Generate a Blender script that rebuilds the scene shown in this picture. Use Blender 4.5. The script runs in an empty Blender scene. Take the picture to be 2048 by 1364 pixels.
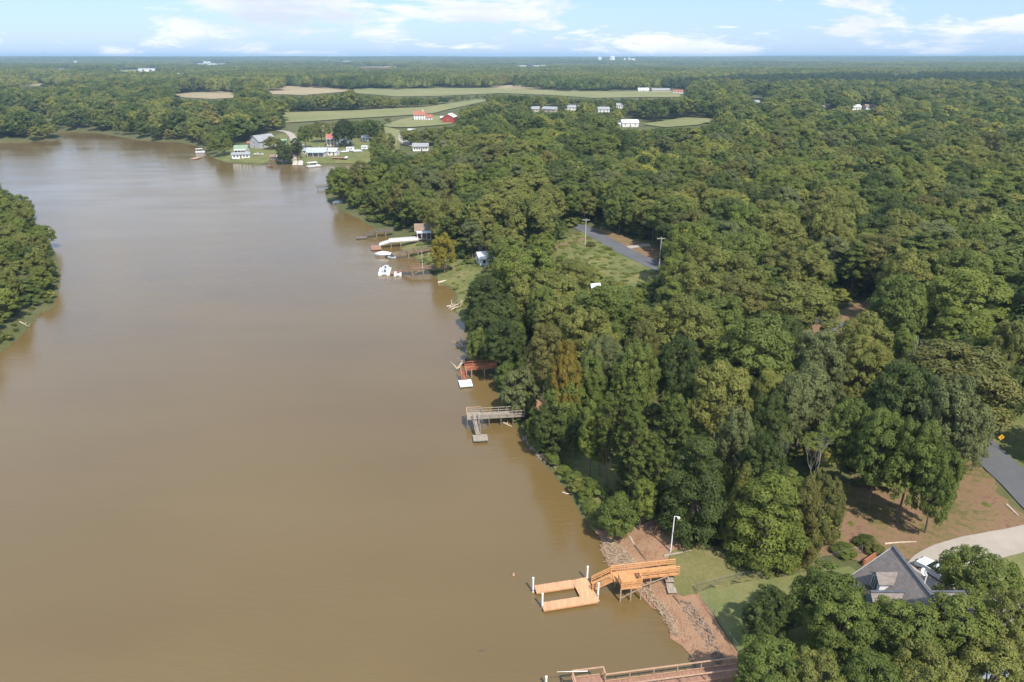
import bpy, bmesh, math, random
import numpy as np
from mathutils import Vector, Matrix
from mathutils.geometry import delaunay_2d_cdt

R = math.radians
random.seed(7)
rng = np.random.default_rng(11)
scene = bpy.context.scene
COL = scene.collection

# ------------------------------------------------------------------ camera
CAM_H = 60.0
PITCH = 22.66            # degrees below the horizontal
FPX = 1365.0             # focal length in pixels of a 2048 px wide picture
cam_d = bpy.data.cameras.new('camera')
cam = bpy.data.objects.new('camera', cam_d)
COL.objects.link(cam)
cam.location = (0, 0, CAM_H)
cam.rotation_euler = (R(90 - PITCH), 0, 0)
cam_d.sensor_width = 36.0
cam_d.lens = 36.0 * FPX / 2048.0
cam_d.clip_start = 1.0
cam_d.clip_end = 60000.0
scene.camera = cam

# ------------------------------------------------------------------ sun, sky, exposure
SUN_EL = 53.0
SUN_AZ = 153.0           # clockwise from +Y (the view direction): behind and to one side
sun_d = bpy.data.lights.new('sun', 'SUN')
sun_d.energy = 4.7
sun_d.angle = R(0.53)
sun_d.color = (1.0, 0.955, 0.88)
sun = bpy.data.objects.new('sun', sun_d)
COL.objects.link(sun)
sv = Vector((math.sin(R(SUN_AZ)) * math.cos(R(SUN_EL)), math.cos(R(SUN_AZ)) * math.cos(R(SUN_EL)), math.sin(R(SUN_EL))))
sun.rotation_euler = sv.to_track_quat('Z', 'Y').to_euler()
sun.location = (0, 0, 200)

world = bpy.data.worlds.new('World')
scene.world = world
world.use_nodes = True
wn, wl = world.node_tree.nodes, world.node_tree.links
wn.clear()
w_out = wn.new('ShaderNodeOutputWorld')
w_bg = wn.new('ShaderNodeBackground')
w_bg.inputs['Strength'].default_value = 0.14
w_sky = wn.new('ShaderNodeTexSky')
w_sky.sky_type = 'NISHITA'
w_sky.sun_disc = False
w_sky.sun_elevation = R(SUN_EL)
w_sky.sun_rotation = R(SUN_AZ)
w_sky.altitude = 100
w_sky.air_density = 1.0
w_sky.dust_density = 0.6
w_sky.ozone_density = 1.6
# clouds: flat-based cumulus spread over the whole sky
w_tc = wn.new('ShaderNodeTexCoord')
w_map = wn.new('ShaderNodeMapping')
w_map.inputs['Scale'].default_value = (1.0, 1.0, 4.6)
w_map.inputs['Location'].default_value = (0.35, 0.1, 0.22)
w_n1 = wn.new('ShaderNodeTexNoise')
w_n1.inputs['Scale'].default_value = 4.3
w_n1.inputs['Detail'].default_value = 9
w_n1.inputs['Roughness'].default_value = 0.64
w_n1.inputs['Distortion'].default_value = 0.25
w_r1 = wn.new('ShaderNodeValToRGB')
w_r1.color_ramp.elements[0].position = 0.51
w_r1.color_ramp.elements[0].color = (0, 0, 0, 1)
w_r1.color_ramp.elements[1].position = 0.58
w_r1.color_ramp.elements[1].color = (1, 1, 1, 1)
w_map2 = wn.new('ShaderNodeMapping')
w_map2.inputs['Scale'].default_value = (1.0, 1.0, 4.6)
w_map2.inputs['Location'].default_value = (0.35, 0.1, 0.30)
w_n2 = wn.new('ShaderNodeTexNoise')
w_n2.inputs['Scale'].default_value = 4.3
w_n2.inputs['Detail'].default_value = 6
w_n2.inputs['Roughness'].default_value = 0.56
w_r2 = wn.new('ShaderNodeValToRGB')
w_r2.color_ramp.elements[0].position = 0.42
w_r2.color_ramp.elements[0].color = (6.6, 6.6, 6.6, 1)
w_r2.color_ramp.elements[1].position = 0.70
w_r2.color_ramp.elements[1].color = (4.3, 4.7, 5.6, 1)
w_mix = wn.new('ShaderNodeMix')
w_mix.data_type = 'RGBA'
w_haze = wn.new('ShaderNodeMix')
w_haze.data_type = 'RGBA'
w_haze.inputs[0].default_value = 0.6
w_haze.inputs[7].default_value = (2.15, 3.75, 6.6, 1)
w_mul = wn.new('ShaderNodeMath'); w_mul.operation = 'MULTIPLY'; w_mul.inputs[1].default_value = 0.94
wl.new(w_tc.outputs['Generated'], w_map.inputs['Vector'])
wl.new(w_tc.outputs['Generated'], w_map2.inputs['Vector'])
wl.new(w_map.outputs[0], w_n1.inputs['Vector'])
wl.new(w_map2.outputs[0], w_n2.inputs['Vector'])
wl.new(w_n1.outputs['Fac'], w_r1.inputs[0])
wl.new(w_n2.outputs['Fac'], w_r2.inputs[0])
wl.new(w_r1.outputs[0], w_mul.inputs[0])
wl.new(w_mul.outputs[0], w_mix.inputs[0])
wl.new(w_sky.outputs[0], w_haze.inputs[6])
wl.new(w_haze.outputs[2], w_mix.inputs[6])
wl.new(w_r2.outputs[0], w_mix.inputs[7])
wl.new(w_mix.outputs[2], w_bg.inputs['Color'])
wl.new(w_bg.outputs[0], w_out.inputs['Surface'])

vs = scene.view_settings
scene.display_settings.display_device = 'sRGB'
vs.view_transform = 'Standard'
vs.look = 'None'
vs.exposure = 0.35
vs.gamma = 1.0
vs.use_curve_mapping = False

cy = scene.cycles
scene.render.engine = 'CYCLES'
cy.use_denoising = True
cy.max_bounces = 5
cy.diffuse_bounces = 4
cy.glossy_bounces = 2
cy.transmission_bounces = 3
cy.transparent_max_bounces = 6
cy.volume_bounces = 0
cy.use_adaptive_sampling = True
cy.adaptive_threshold = 0.015
cy.caustics_reflective = False
cy.caustics_refractive = False

# ------------------------------------------------------------------ geometry of the view
_cp, _sp = math.cos(R(PITCH)), math.sin(R(PITCH))

def ray(u, v):
    """direction through a point of the 2048 x 1364 photograph"""
    x, y = (u - 1024.0) / FPX, (v - 682.0) / FPX
    return Vector((x, _cp - y * _sp, -_sp - y * _cp))

def at(u, v, z=0.0):
    """the point at height z that the photograph shows at (u, v)"""
    d = ray(u, v)
    t = (z - CAM_H) / d.z
    return Vector((d.x * t, d.y * t, z))

def project(P):
    """world points (n,3) -> photograph coordinates (n,2)"""
    P = np.asarray(P, float).reshape(-1, 3)
    x, y, z = P[:, 0], P[:, 1], P[:, 2] - CAM_H
    depth = y * _cp - z * _sp
    up = y * _sp + z * _cp
    depth = np.maximum(depth, 0.1)
    return np.stack([1024 + FPX * x / depth, 682 - FPX * up / depth], 1)

def in_poly(pts, poly):
    pts = np.asarray(pts, float)
    x, y = pts[:, 0], pts[:, 1]
    res = np.zeros(len(pts), bool)
    n = len(poly)
    for i in range(n):
        x0, y0 = poly[i][0], poly[i][1]
        x1, y1 = poly[(i + 1) % n][0], poly[(i + 1) % n][1]
        if y0 == y1:
            continue
        c = ((y0 > y) != (y1 > y)) & (x < (x1 - x0) * (y - y0) / (y1 - y0) + x0)
        res ^= c
    return res

# ------------------------------------------------------------------ shoreline and relief
_shore = [(1424, 1420), (1410, 1364), (1397, 1325), (1384, 1309), (1368, 1288), (1347, 1272), (1333, 1235), (1307, 1208), (1285, 1181), (1267, 1165),
    (1240, 1145), (1221, 1128), (1208, 1099), (1207, 1069), (1184, 1064), (1171, 1043), (1157, 1016), (1145, 990), (1130, 972), (1105, 942), (1078, 918),
    (1064, 904), (1047, 882), (1043, 862), (1026, 842), (1008, 822), (1001, 800), (992, 772), (981, 750), (958, 727), (948, 702), (936, 690),
    (937, 668), (930, 648), (922, 632), (908, 622), (909, 606), (911, 589), (905, 577), (893, 570), (876, 567), (872, 554), (858, 541), (849, 529),
    (828, 515), (810, 502), (806, 492), (800, 480), (776, 470), (752, 462), (746, 454), (733, 448), (722, 439), (701, 429), (682, 421), (672, 411), (655, 404),
    (652, 388), (652, 378), (668, 372), (705, 366), (740, 353), (753, 341), (746, 330), (700, 329), (650, 331), (604, 331), (580, 327), (545, 329), (511, 330), (475, 328),
    (450, 325), (430, 318), (421, 311), (416, 303), (406, 298), (396, 292), (361, 284), (319, 283), (274, 279), (239, 272), (212, 267), (162, 263), (112, 262),
    (105, 250), (112, 241), (80, 238), (0, 236), (-260, 236), (-260, 251), (0, 255), (70, 258), (122, 274), (107, 280), (60, 283), (0, 285),
    (-300, 290), (-300, 372), (0, 396), (50, 427), (85, 462), (110, 507), (122, 542), (118, 577), (102, 618), (77, 627), (46, 668), (0, 706), (-160, 820)]
WATER = [(52.0, -160.0), (34.0, 20.0)] + [tuple(at(u, v)[:2]) for u, v in _shore] + [(-96.0, 40.0), (-110.0, -160.0)]

def shore_dist(x, y):
    """signed distance to the water's edge, positive on land"""
    x = np.asarray(x, float); y = np.asarray(y, float)
    best = np.full(x.shape, 1e18)
    n = len(WATER)
    for i in range(n):
        ax, ay = WATER[i]; bx, by = WATER[(i + 1) % n]
        dx, dy = bx - ax, by - ay
        t = np.clip(((x - ax) * dx + (y - ay) * dy) / (dx * dx + dy * dy + 1e-12), 0, 1)
        d = (x - ax - t * dx) ** 2 + (y - ay - t * dy) ** 2
        best = np.minimum(best, d)
    inside = in_poly(np.stack([x.ravel(), y.ravel()], 1), WATER).reshape(x.shape)
    return np.where(inside, -1, 1) * np.sqrt(best)

def sstep(a, b, x):
    t = np.clip((x - a) / (b - a), 0, 1)
    return t * t * (3 - 2 * t)

def height(x, y):
    x = np.asarray(x, float); y = np.asarray(y, float)
    sd = shore_dist(x, y)
    wob = 0.5 * np.sin(x * 0.55 + 1.3) * np.sin(y * 0.47) + 0.3 * np.sin(x * 1.3 + y * 0.9)
    s2 = sd + 0.5 * wob * np.exp(-(sd / 6.0) ** 2)
    land = 0.04 + 2.0 * sstep(0, 11, s2) + 2.2 * sstep(14, 110, sd) + 0.10 * wob * sstep(2, 20, sd)
    land = land + 0.5 * sstep(0, 1.2, s2) * 0.35
    r = np.hypot(x, y)
    roll = np.sin(x / 610 + 0.7) * np.sin(y / 830 + 1.1) * 5 + np.sin((x + y) / 370) * 2.5
    land = land + (roll + 4) * sstep(500, 1800, r)
    far = (3 * np.sin(x / 1900 + 2.0) * np.sin(y / 3300 + 0.4) + 2 * np.sin(x / 1700 + y / 2300))
    land = land + far * sstep(3000, 7000, r) + 21 * sstep(5200, 7600, r) + 7 * sstep(2500, 5000, x) * sstep(5000, 7500, r)
    bed = -np.minimum(2.6, 0.05 + 0.11 * (-sd))
    return np.where(s2 > 0, land, bed)

def gz(x, y):
    return float(height(np.array([x]), np.array([y]))[0])

def on_ground(u, v, dz=0.0):
    """the ground point seen at (u, v)"""
    z = 2.0
    for _ in range(8):
        p = at(u, v, z)
        z2 = max(gz(p.x, p.y), 0.0) + dz
        if abs(z2 - z) < 0.01:
            break
        z = 0.5 * z + 0.5 * z2
    p = at(u, v, z)
    return Vector((p.x, p.y, max(gz(p.x, p.y), 0.0)))

# ------------------------------------------------------------------ object helpers
def tag(o, label=None, cat=None, group=None, kind=None):
    if label: o['label'] = label
    if cat: o['category'] = cat
    if group: o['group'] = group
    if kind: o['kind'] = kind
    return o

def wloc(o):
    l = Vector((0, 0, 0))
    while o is not None:
        l = l + o.location
        o = o.parent
    return l

def thing(name, loc, label, cat, group=None):
    o = bpy.data.objects.new(name, None)
    o.empty_display_size = 0.3
    COL.objects.link(o)
    o.location = loc
    return tag(o, label, cat, group)

class MB:
    """collects faces in world coordinates and links them as one mesh object"""
    def __init__(self):
        self.v = []; self.f = []
    def add(self, verts, faces):
        k = len(self.v)
        self.v += [tuple(p) for p in verts]
        self.f += [tuple(i + k for i in f) for f in faces]
        return self
    def box(self, c, s, rz=0.0):
        cx, cy_, cz = c; hx, hy, hz = s[0] / 2, s[1] / 2, s[2] / 2
        ca, sa = math.cos(rz), math.sin(rz)
        vs_ = []
        for z in (-hz, hz):
            for x, y in ((-hx, -hy), (hx, -hy), (hx, hy), (-hx, hy)):
                vs_.append((cx + x * ca - y * sa, cy_ + x * sa + y * ca, cz + z))
        return self.add(vs_, [(3, 2, 1, 0), (4, 5, 6, 7), (0, 1, 5, 4), (1, 2, 6, 5), (2, 3, 7, 6), (3, 0, 4, 7)])
    def beam(self, a, b, w, h, up=(0, 0, 1)):
        a = Vector(a); b = Vector(b)
        d = (b - a)
        if d.length < 1e-6: return self
        d.normalize()
        up = Vector(up)
        s = d.cross(up)
        if s.length < 1e-4: s = d.cross(Vector((0, 1, 0)))
        s.normalize()
        n = s.cross(d).normalized()
        vs_ = []
        for p in (a, b):
            for i, j in ((-1, -1), (1, -1), (1, 1), (-1, 1)):
                vs_.append(p + s * (i * w / 2) + n * (j * h / 2))
        return self.add(vs_, [(0, 1, 2, 3), (7, 6, 5, 4), (0, 4, 5, 1), (1, 5, 6, 2), (2, 6, 7, 3), (3, 7, 4, 0)])
    def tube(self, pts, rad, n=8, cap=True):
        pts = [Vector(p) for p in pts]
        if not isinstance(rad, (list, tuple)): rad = [rad] * len(pts)
        k = len(self.v)
        prev = None
        for i, p in enumerate(pts):
            d = (pts[min(i + 1, len(pts) - 1)] - pts[max(i - 1, 0)]).normalized()
            s = d.cross(Vector((0.13, 0.31, 0.94)) if prev is None else prev)
            if prev is None:
                s.normalize()
            else:
                s = (prev - d * prev.dot(d)).normalized()
            prev = s
            t = d.cross(s)
            for j in range(n):
                a = 2 * math.pi * j / n
                self.v.append(tuple(p + (s * math.cos(a) + t * math.sin(a)) * rad[i]))
        for i in range(len(pts) - 1):
            for j in range(n):
                a, b = k + i * n + j, k + i * n + (j + 1) % n
                self.f.append((a, b, b + n, a + n))
        if cap:
            self.f.append(tuple(k + j for j in reversed(range(n))))
            self.f.append(tuple(k + (len(pts) - 1) * n + j for j in range(n)))
        return self
    def prism(self, base, top):
        """two rings of equal length, closed"""
        n = len(base)
        fs = [tuple(reversed(range(n))), tuple(range(n, 2 * n))]
        for i in range(n):
            j = (i + 1) % n
            fs.append((i, j, n + j, n + i))
        return self.add(list(base) + list(top), fs)
    def build(self, name, mat, parent=None, smooth=False):
        off = wloc(parent) if parent is not None else Vector((0, 0, 0))
        me = bpy.data.meshes.new(name)
        me.from_pydata([(x - off.x, y - off.y, z - off.z) for x, y, z in self.v], [], self.f)
        me.materials.append(mat)
        if smooth:
            me.polygons.foreach_set('use_smooth', [True] * len(me.polygons))
        me.update()
        o = bpy.data.objects.new(name, me)
        COL.objects.link(o)
        o.parent = parent
        return o

def np_mesh(name, V, F, mat=None, attr=None):
    """fast mesh from arrays; F is (n,3) or (n,4)"""
    me = bpy.data.meshes.new(name)
    V = np.asarray(V, np.float32); F = np.asarray(F, np.int32)
    me.vertices.add(len(V)); me.vertices.foreach_set('co', V.ravel())
    k = F.shape[1]
    me.loops.add(F.size); me.loops.foreach_set('vertex_index', F.ravel())
    me.polygons.add(len(F))
    me.polygons.foreach_set('loop_start', np.arange(0, F.size, k, dtype=np.int32))
    me.polygons.foreach_set('loop_total', np.full(len(F), k, np.int32))
    if attr is not None:
        for an, arr in attr.items():
            a = me.attributes.new(an, 'FLOAT', 'POINT')
            a.data.foreach_set('value', np.asarray(arr, np.float32))
    if mat is not None: me.materials.append(mat)
    me.update(calc_edges=True)
    return me

# ------------------------------------------------------------------ material helpers
def material(name):
    m = bpy.data.materials.new(name)
    m.use_nodes = True
    nt = m.node_tree
    return m, nt.nodes, nt.links, nt.nodes['Principled BSDF']

def paint(name, col, rough=0.7, var=0.12, scale=3.0, metal=0.0, spec=0.3, bump=0.0, streak=None):
    """a plain surface with uneven tone"""
    m, n, l, b = material(name)
    tc = n.new('ShaderNodeTexCoord')
    nz = n.new('ShaderNodeTexNoise'); nz.inputs['Scale'].default_value = scale; nz.inputs['Detail'].default_value = 6
    src = tc.outputs['Object']
    if streak:
        mp = n.new('ShaderNodeMapping'); mp.inputs['Scale'].default_value = streak
        l.new(src, mp.inputs[0]); src = mp.outputs[0]
    l.new(src, nz.inputs['Vector'])
    rp = n.new('ShaderNodeValToRGB')
    c = Vector(col)
    rp.color_ramp.elements[0].position = 0.3
    rp.color_ramp.elements[1].position = 0.72
    rp.color_ramp.elements[0].color = (*(c * (1 - var)), 1)
    rp.color_ramp.elements[1].color = (*[min(1, k * (1 + var)) for k in c], 1)
    l.new(nz.outputs['Fac'], rp.inputs[0]); l.new(rp.outputs[0], b.inputs['Base Color'])
    b.inputs['Roughness'].default_value = rough
    b.inputs['Metallic'].default_value = metal
    b.inputs['Specular IOR Level'].default_value = spec
    if bump:
        bp = n.new('ShaderNodeBump'); bp.inputs['Strength'].default_value = bump; bp.inputs['Distance'].default_value = 0.05
        l.new(nz.outputs['Fac'], bp.inputs['Height']); l.new(bp.outputs[0], b.inputs['Normal'])
    return m

def soil(name, stops, scale=0.35, scale2=4.0, rough=0.95, bump=0.5, amount=0.5, dist=0.15):
    """earth, grass and other ground: a ramp driven by two sizes of noise"""
    m, n, l, b = material(name)
    tc = n.new('ShaderNodeTexCoord')
    n1 = n.new('ShaderNodeTexNoise'); n1.inputs['Scale'].default_value = scale; n1.inputs['Detail'].default_value = 8; n1.inputs['Roughness'].default_value = 0.6
    n2 = n.new('ShaderNodeTexNoise'); n2.inputs['Scale'].default_value = scale2; n2.inputs['Detail'].default_value = 8; n2.inputs['Roughness'].default_value = 0.7
    mx = n.new('ShaderNodeMix'); mx.data_type = 'FLOAT'; mx.inputs[0].default_value = amount
    l.new(tc.outputs['Object'], n1.inputs[0]); l.new(tc.outputs['Object'], n2.inputs[0])
    l.new(n1.outputs['Fac'], mx.inputs[2]); l.new(n2.outputs['Fac'], mx.inputs[3])
    rp = n.new('ShaderNodeValToRGB')
    el = rp.color_ramp.elements
    el[0].position, el[0].color = stops[0][0], (*stops[0][1], 1)
    el[1].position, el[1].color = stops[-1][0], (*stops[-1][1], 1)
    for p, c in stops[1:-1]:
        e = el.new(p); e.color = (*c, 1)
    l.new(mx.outputs[0], rp.inputs[0]); l.new(rp.outputs[0], b.inputs['Base Color'])
    b.inputs['Roughness'].default_value = rough
    b.inputs['Specular IOR Level'].default_value = 0.15
    bp = n.new('ShaderNodeBump'); bp.inputs['Strength'].default_value = bump; bp.inputs['Distance'].default_value = dist
    l.new(n2.outputs['Fac'], bp.inputs['Height']); l.new(bp.outputs[0], b.inputs['Normal'])
    return m

def sheet(name, poly, mat, off=0.06, res=2.0, jitter=0.0, kind='structure', seed=1):
    """a sheet laid over the ground inside a polygon of ground points"""
    rr = random.Random(seed)
    pts = []
    n = len(poly)
    for i in range(n):
        a = Vector(poly[i][:2]); b = Vector(poly[(i + 1) % n][:2])
        k = max(1, int((b - a).length / res))
        d = (b - a)
        nrm = Vector((-d.y, d.x)).normalized() if d.length > 0 else Vector((0, 0))
        for j in range(k):
            p = a.lerp(b, j / k)
            if jitter: p = p + nrm * rr.uniform(-jitter, jitter)
            pts.append(p)
    nb = len(pts)
    arr = np.array([tuple(p) for p in pts])
    lo, hi = arr.min(0), arr.max(0)
    gx, gy = np.meshgrid(np.arange(lo[0] + res / 2, hi[0], res), np.arange(lo[1] + res / 2, hi[1], res))
    g = np.stack([gx.ravel(), gy.ravel()], 1)
    g = g[in_poly(g, [tuple(p) for p in pts])]
    if len(g):
        d = np.min(np.hypot(g[:, None, 0] - arr[None, :, 0], g[:, None, 1] - arr[None, :, 1]), 1) if len(g) * nb < 4e7 else np.full(len(g), res)
        g = g[d > res * 0.4]
    allp = [Vector(p) for p in pts] + [Vector((p[0], p[1])) for p in g]
    v2, e2, f2, *_ = delaunay_2d_cdt(allp, [(i, (i + 1) % nb) for i in range(nb)], [], 1, 1e-5)
    xs = np.array([p.x for p in v2]); ys = np.array([p.y for p in v2])
    z = np.maximum(height(xs, ys), -0.05) + off
    me = bpy.data.meshes.new(name)
    fs = []
    for f in f2:
        f = list(f)
        a, b, c = [v2[i] for i in f[:3]]
        if (b - a).cross(c - a) < 0: f.reverse()
        fs.append(f)
    me.from_pydata([(x, y, q) for x, y, q in zip(xs, ys, z)], [], fs)
    me.materials.append(mat); me.update()
    o = bpy.data.objects.new(name, me)
    COL.objects.link(o)
    o['kind'] = kind
    return o

def ribbon(name, path, width, mat, off=0.08, step=1.5, cols=4):
    """a road or path: a strip of constant width along ground points"""
    pts = [Vector(p[:2]) for p in path]
    dense = []
    for a, b in zip(pts[:-1], pts[1:]):
        k = max(1, int((b - a).length / step))
        for j in range(k): dense.append(a.lerp(b, j / k))
    dense.append(pts[-1])
    for _ in range(6):
        dense = [dense[0]] + [(dense[i - 1] + dense[i] * 2 + dense[i + 1]) / 4 for i in range(1, len(dense) - 1)] + [dense[-1]]
    V = []
    for i, p in enumerate(dense):
        d = (dense[min(i + 1, len(dense) - 1)] - dense[max(i - 1, 0)]).normalized()
        s = Vector((d.y, -d.x))
        w = width[0] + (width[1] - width[0]) * i / (len(dense) - 1) if isinstance(width, tuple) else width
        for c in range(cols + 1):
            q = p + s * w * (c / cols - 0.5)
            V.append((q.x, q.y))
    xs = np.array([q[0] for q in V]); ys = np.array([q[1] for q in V])
    z = np.maximum(height(xs, ys), 0.02) + off
    F = []
    for i in range(len(dense) - 1):
        for c in range(cols):
            a = i * (cols + 1) + c
            F.append((a, a + 1, a + cols + 2, a + cols + 1))
    me = bpy.data.meshes.new(name)
    me.from_pydata([(x, y, q) for x, y, q in zip(xs, ys, z)], [], F)
    me.materials.append(mat); me.update()
    o = bpy.data.objects.new(name, me)
    COL.objects.link(o)
    o['kind'] = 'structure'
    return o

# =================================================================== THE SETTING
def axis(lo, a, b, hi, step, grow):
    xs = list(np.arange(a, b + 1e-6, step))
    s = step
    while xs[-1] < hi:
        s *= grow; xs.append(xs[-1] + s)
    s = step
    while xs[0] > lo:
        s *= grow; xs.insert(0, xs[0] - s)
    return np.array(xs)

M_ground = soil('forest_floor', [(0.28, (0.045, 0.055, 0.018)), (0.44, (0.085, 0.095, 0.032)), (0.58, (0.125, 0.115, 0.05)), (0.74, (0.19, 0.14, 0.075))], 0.05, 0.9)
gxs = axis(-12000, -170, 250, 12000, 2.0, 1.07)
gys = axis(-260, 24, 420, 13000, 2.0, 1.06)
GX, GY = np.meshgrid(gxs, gys)
GZ = height(GX, GY)
nx, ny = len(gxs), len(gys)
idx = np.arange(nx * ny).reshape(ny, nx)
F = np.stack([idx[:-1, :-1].ravel(), idx[:-1, 1:].ravel(), idx[1:, 1:].ravel(), idx[1:, :-1].ravel()], 1)
ground_me = np_mesh('ground', np.stack([GX.ravel(), GY.ravel(), GZ.ravel()], 1), F, M_ground)
ground_me.polygons.foreach_set('use_smooth', [True] * len(F))
ground = bpy.data.objects.new('ground', ground_me)
COL.objects.link(ground); ground['kind'] = 'structure'

# ---- water: silty brown river with a light breeze on it
m, n, l, b = material('river_water')
tc = n.new('ShaderNodeTexCoord')
big = n.new('ShaderNodeTexNoise'); big.inputs['Scale'].default_value = 0.011; big.inputs['Detail'].default_value = 4
mpb = n.new('ShaderNodeMapping'); mpb.inputs['Scale'].default_value = (1.0, 3.2, 1.0); mpb.inputs['Rotation'].default_value = (0, 0, R(-14))
l.new(tc.outputs['Object'], mpb.inputs[0]); l.new(mpb.outputs[0], big.inputs['Vector'])
cr = n.new('ShaderNodeValToRGB')
cr.color_ramp.elements[0].position = 0.3; cr.color_ramp.elements[0].color = (0.146, 0.095, 0.034, 1)
cr.color_ramp.elements[1].position = 0.7; cr.color_ramp.elements[1].color = (0.167, 0.112, 0.042, 1)
l.new(big.outputs['Fac'], cr.inputs[0]); l.new(cr.outputs[0], b.inputs['Base Color'])
rr_ = n.new('ShaderNodeMapRange'); rr_.inputs['From Min'].default_value = 0.38; rr_.inputs['From Max'].default_value = 0.62
rr_.inputs['To Min'].default_value = 0.09; rr_.inputs['To Max'].default_value = 0.22
l.new(big.outputs['Fac'], rr_.inputs[0]); l.new(rr_.outputs[0], b.inputs['Roughness'])
b.inputs['IOR'].default_value = 1.36
b.inputs['Specular IOR Level'].default_value = 1.0
mpr = n.new('ShaderNodeMapping'); mpr.inputs['Scale'].default_value = (0.55, 1.6, 1.0); mpr.inputs['Rotation'].default_value = (0, 0, R(24))
rip = n.new('ShaderNodeTexNoise'); rip.inputs['Scale'].default_value = 0.9; rip.inputs['Detail'].default_value = 5; rip.inputs['Roughness'].default_value = 0.55
l.new(tc.outputs['Object'], mpr.inputs[0]); l.new(mpr.outputs[0], rip.inputs['Vector'])
bp = n.new('ShaderNodeBump'); bp.inputs['Strength'].default_value = 0.3; bp.inputs['Distance'].default_value = 0.22
wind = n.new('ShaderNodeTexNoise'); wind.inputs['Scale'].default_value = 0.028; wind.inputs['Detail'].default_value = 5; wind.inputs['Distortion'].default_value = 0.6
l.new(mpb.outputs[0], wind.inputs['Vector'])
wr_ = n.new('ShaderNodeMapRange'); wr_.inputs['From Min'].default_value = 0.40; wr_.inputs['From Max'].default_value = 0.64; wr_.inputs['To Min'].default_value = 0.12; wr_.inputs['To Max'].default_value = 0.36
l.new(wind.outputs['Fac'], wr_.inputs[0]); l.new(wr_.outputs[0], bp.inputs['Strength'])
l.new(rip.outputs['Fac'], bp.inputs['Height']); l.new(bp.outputs[0], b.inputs['Normal'])
M_water = m
w = MB().add([(-900, -260, 0), (420, -260, 0), (420, 960, 0), (-900, 960, 0)], [(0, 1, 2, 3)]).build('river_water', M_water)
w['kind'] = 'structure'

# ---- ground covers
M_lawn = soil('mown_grass', [(0.30, (0.097, 0.105, 0.032)), (0.48, (0.148, 0.142, 0.050)), (0.62, (0.213, 0.178, 0.076)), (0.75, (0.309, 0.209, 0.111))], 0.22, 2.5, bump=0.4)
M_lawn2 = soil('watered_grass', [(0.30, (0.103, 0.123, 0.037)), (0.46, (0.144, 0.157, 0.052)), (0.58, (0.193, 0.181, 0.074)), (0.74, (0.258, 0.207, 0.105))], 0.25, 2.5, bump=0.4)
M_clay = soil('red_clay', [(0.30, (0.154, 0.081, 0.044)), (0.43, (0.272, 0.150, 0.087)), (0.52, (0.344, 0.202, 0.121)), (0.60, (0.299, 0.190, 0.106)), (0.72, (0.172, 0.121, 0.057))], 0.4, 3.0, bump=0.8, amount=0.55)
M_dust = soil('bare_brown_earth', [(0.34, (0.119, 0.063, 0.040)), (0.42, (0.180, 0.102, 0.062)), (0.48, (0.233, 0.141, 0.084)), (0.53, (0.190, 0.133, 0.062)), (0.60, (0.119, 0.109, 0.036))], 0.16, 1.3, bump=0.6)
M_meadow = soil('rough_meadow', [(0.30, (0.082, 0.103, 0.029)), (0.46, (0.126, 0.139, 0.044)), (0.58, (0.194, 0.173, 0.065)), (0.74, (0.263, 0.194, 0.092))], 0.16, 1.2, bump=0.8)
M_field = soil('hay_field', [(0.3, (0.15, 0.165, 0.06)), (0.5, (0.21, 0.205, 0.085)), (0.7, (0.28, 0.24, 0.12))], 0.012, 0.12, bump=0.3, amount=0.4)
M_tan = soil('cut_field', [(0.3, (0.26, 0.21, 0.11)), (0.5, (0.33, 0.26, 0.15)), (0.7, (0.40, 0.30, 0.19))], 0.01, 0.1, bump=0.2, amount=0.4)
M_asphalt = soil('old_asphalt', [(0.3, (0.095, 0.095, 0.097)), (0.5, (0.122, 0.122, 0.124)), (0.72, (0.153, 0.151, 0.149))], 0.15, 6.0, rough=0.9, bump=0.1)
M_concrete = soil('concrete_paving', [(0.3, (0.308, 0.259, 0.204)), (0.5, (0.374, 0.319, 0.259)), (0.72, (0.440, 0.385, 0.319))], 0.3, 5.0, rough=0.9, bump=0.1)
M_silt = soil('wet_silt', [(0.3, (0.12, 0.07, 0.035)), (0.5, (0.17, 0.105, 0.055)), (0.7, (0.23, 0.15, 0.085))], 0.4, 2.2, rough=0.6, bump=0.3)

def gp(*uv):
    return [on_ground(u, v)[:2] for u, v in uv]

sheet('clay_shore', gp((1187, 1058), (1198, 1075), (1203, 1100), (1216, 1132), (1240, 1150), (1262, 1170), (1281, 1186), (1303, 1212), (1329, 1240), (1343, 1275), (1364, 1292), (1380, 1313), (1394, 1332), (1404, 1364), (1420, 1420),
    (1500, 1420), (1480, 1320), (1458, 1282), (1426, 1235), (1396, 1184), (1352, 1190), (1338, 1160), (1330, 1125), (1345, 1108), (1400, 1096), (1420, 1078), (1350, 1040), (1290, 1045), (1240, 1062)), M_clay, 0.12, 1.2, 0.25)
sheet('lawn', gp((1330, 1125), (1345, 1108), (1400, 1096), (1460, 1090), (1510, 1108), (1570, 1122), (1650, 1112), (1640, 1135), (1560, 1152), (1480, 1165), (1394, 1186), (1352, 1188), (1338, 1160)), M_lawn, 0.17, 0.8, 0.6)
sheet('lawn', gp((1396, 1186), (1480, 1168), (1560, 1156), (1640, 1140), (1700, 1135), (1760, 1180), (1800, 1420), (1530, 1420), (1486, 1320), (1460, 1280), (1428, 1233)), M_lawn2, 0.17, 1.2, 0.1)
sheet('bare_ground', gp((1560, 1080), (1640, 1030), (1690, 960), (1800, 930), (1900, 900), (1945, 905), (2010, 1000), (2070, 1050), (2080, 1060), (1960, 1085), (1850, 1120), (1760, 1120), (1650, 1112), (1570, 1120)), M_dust, 0.07, 0.9, 0.7)
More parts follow.
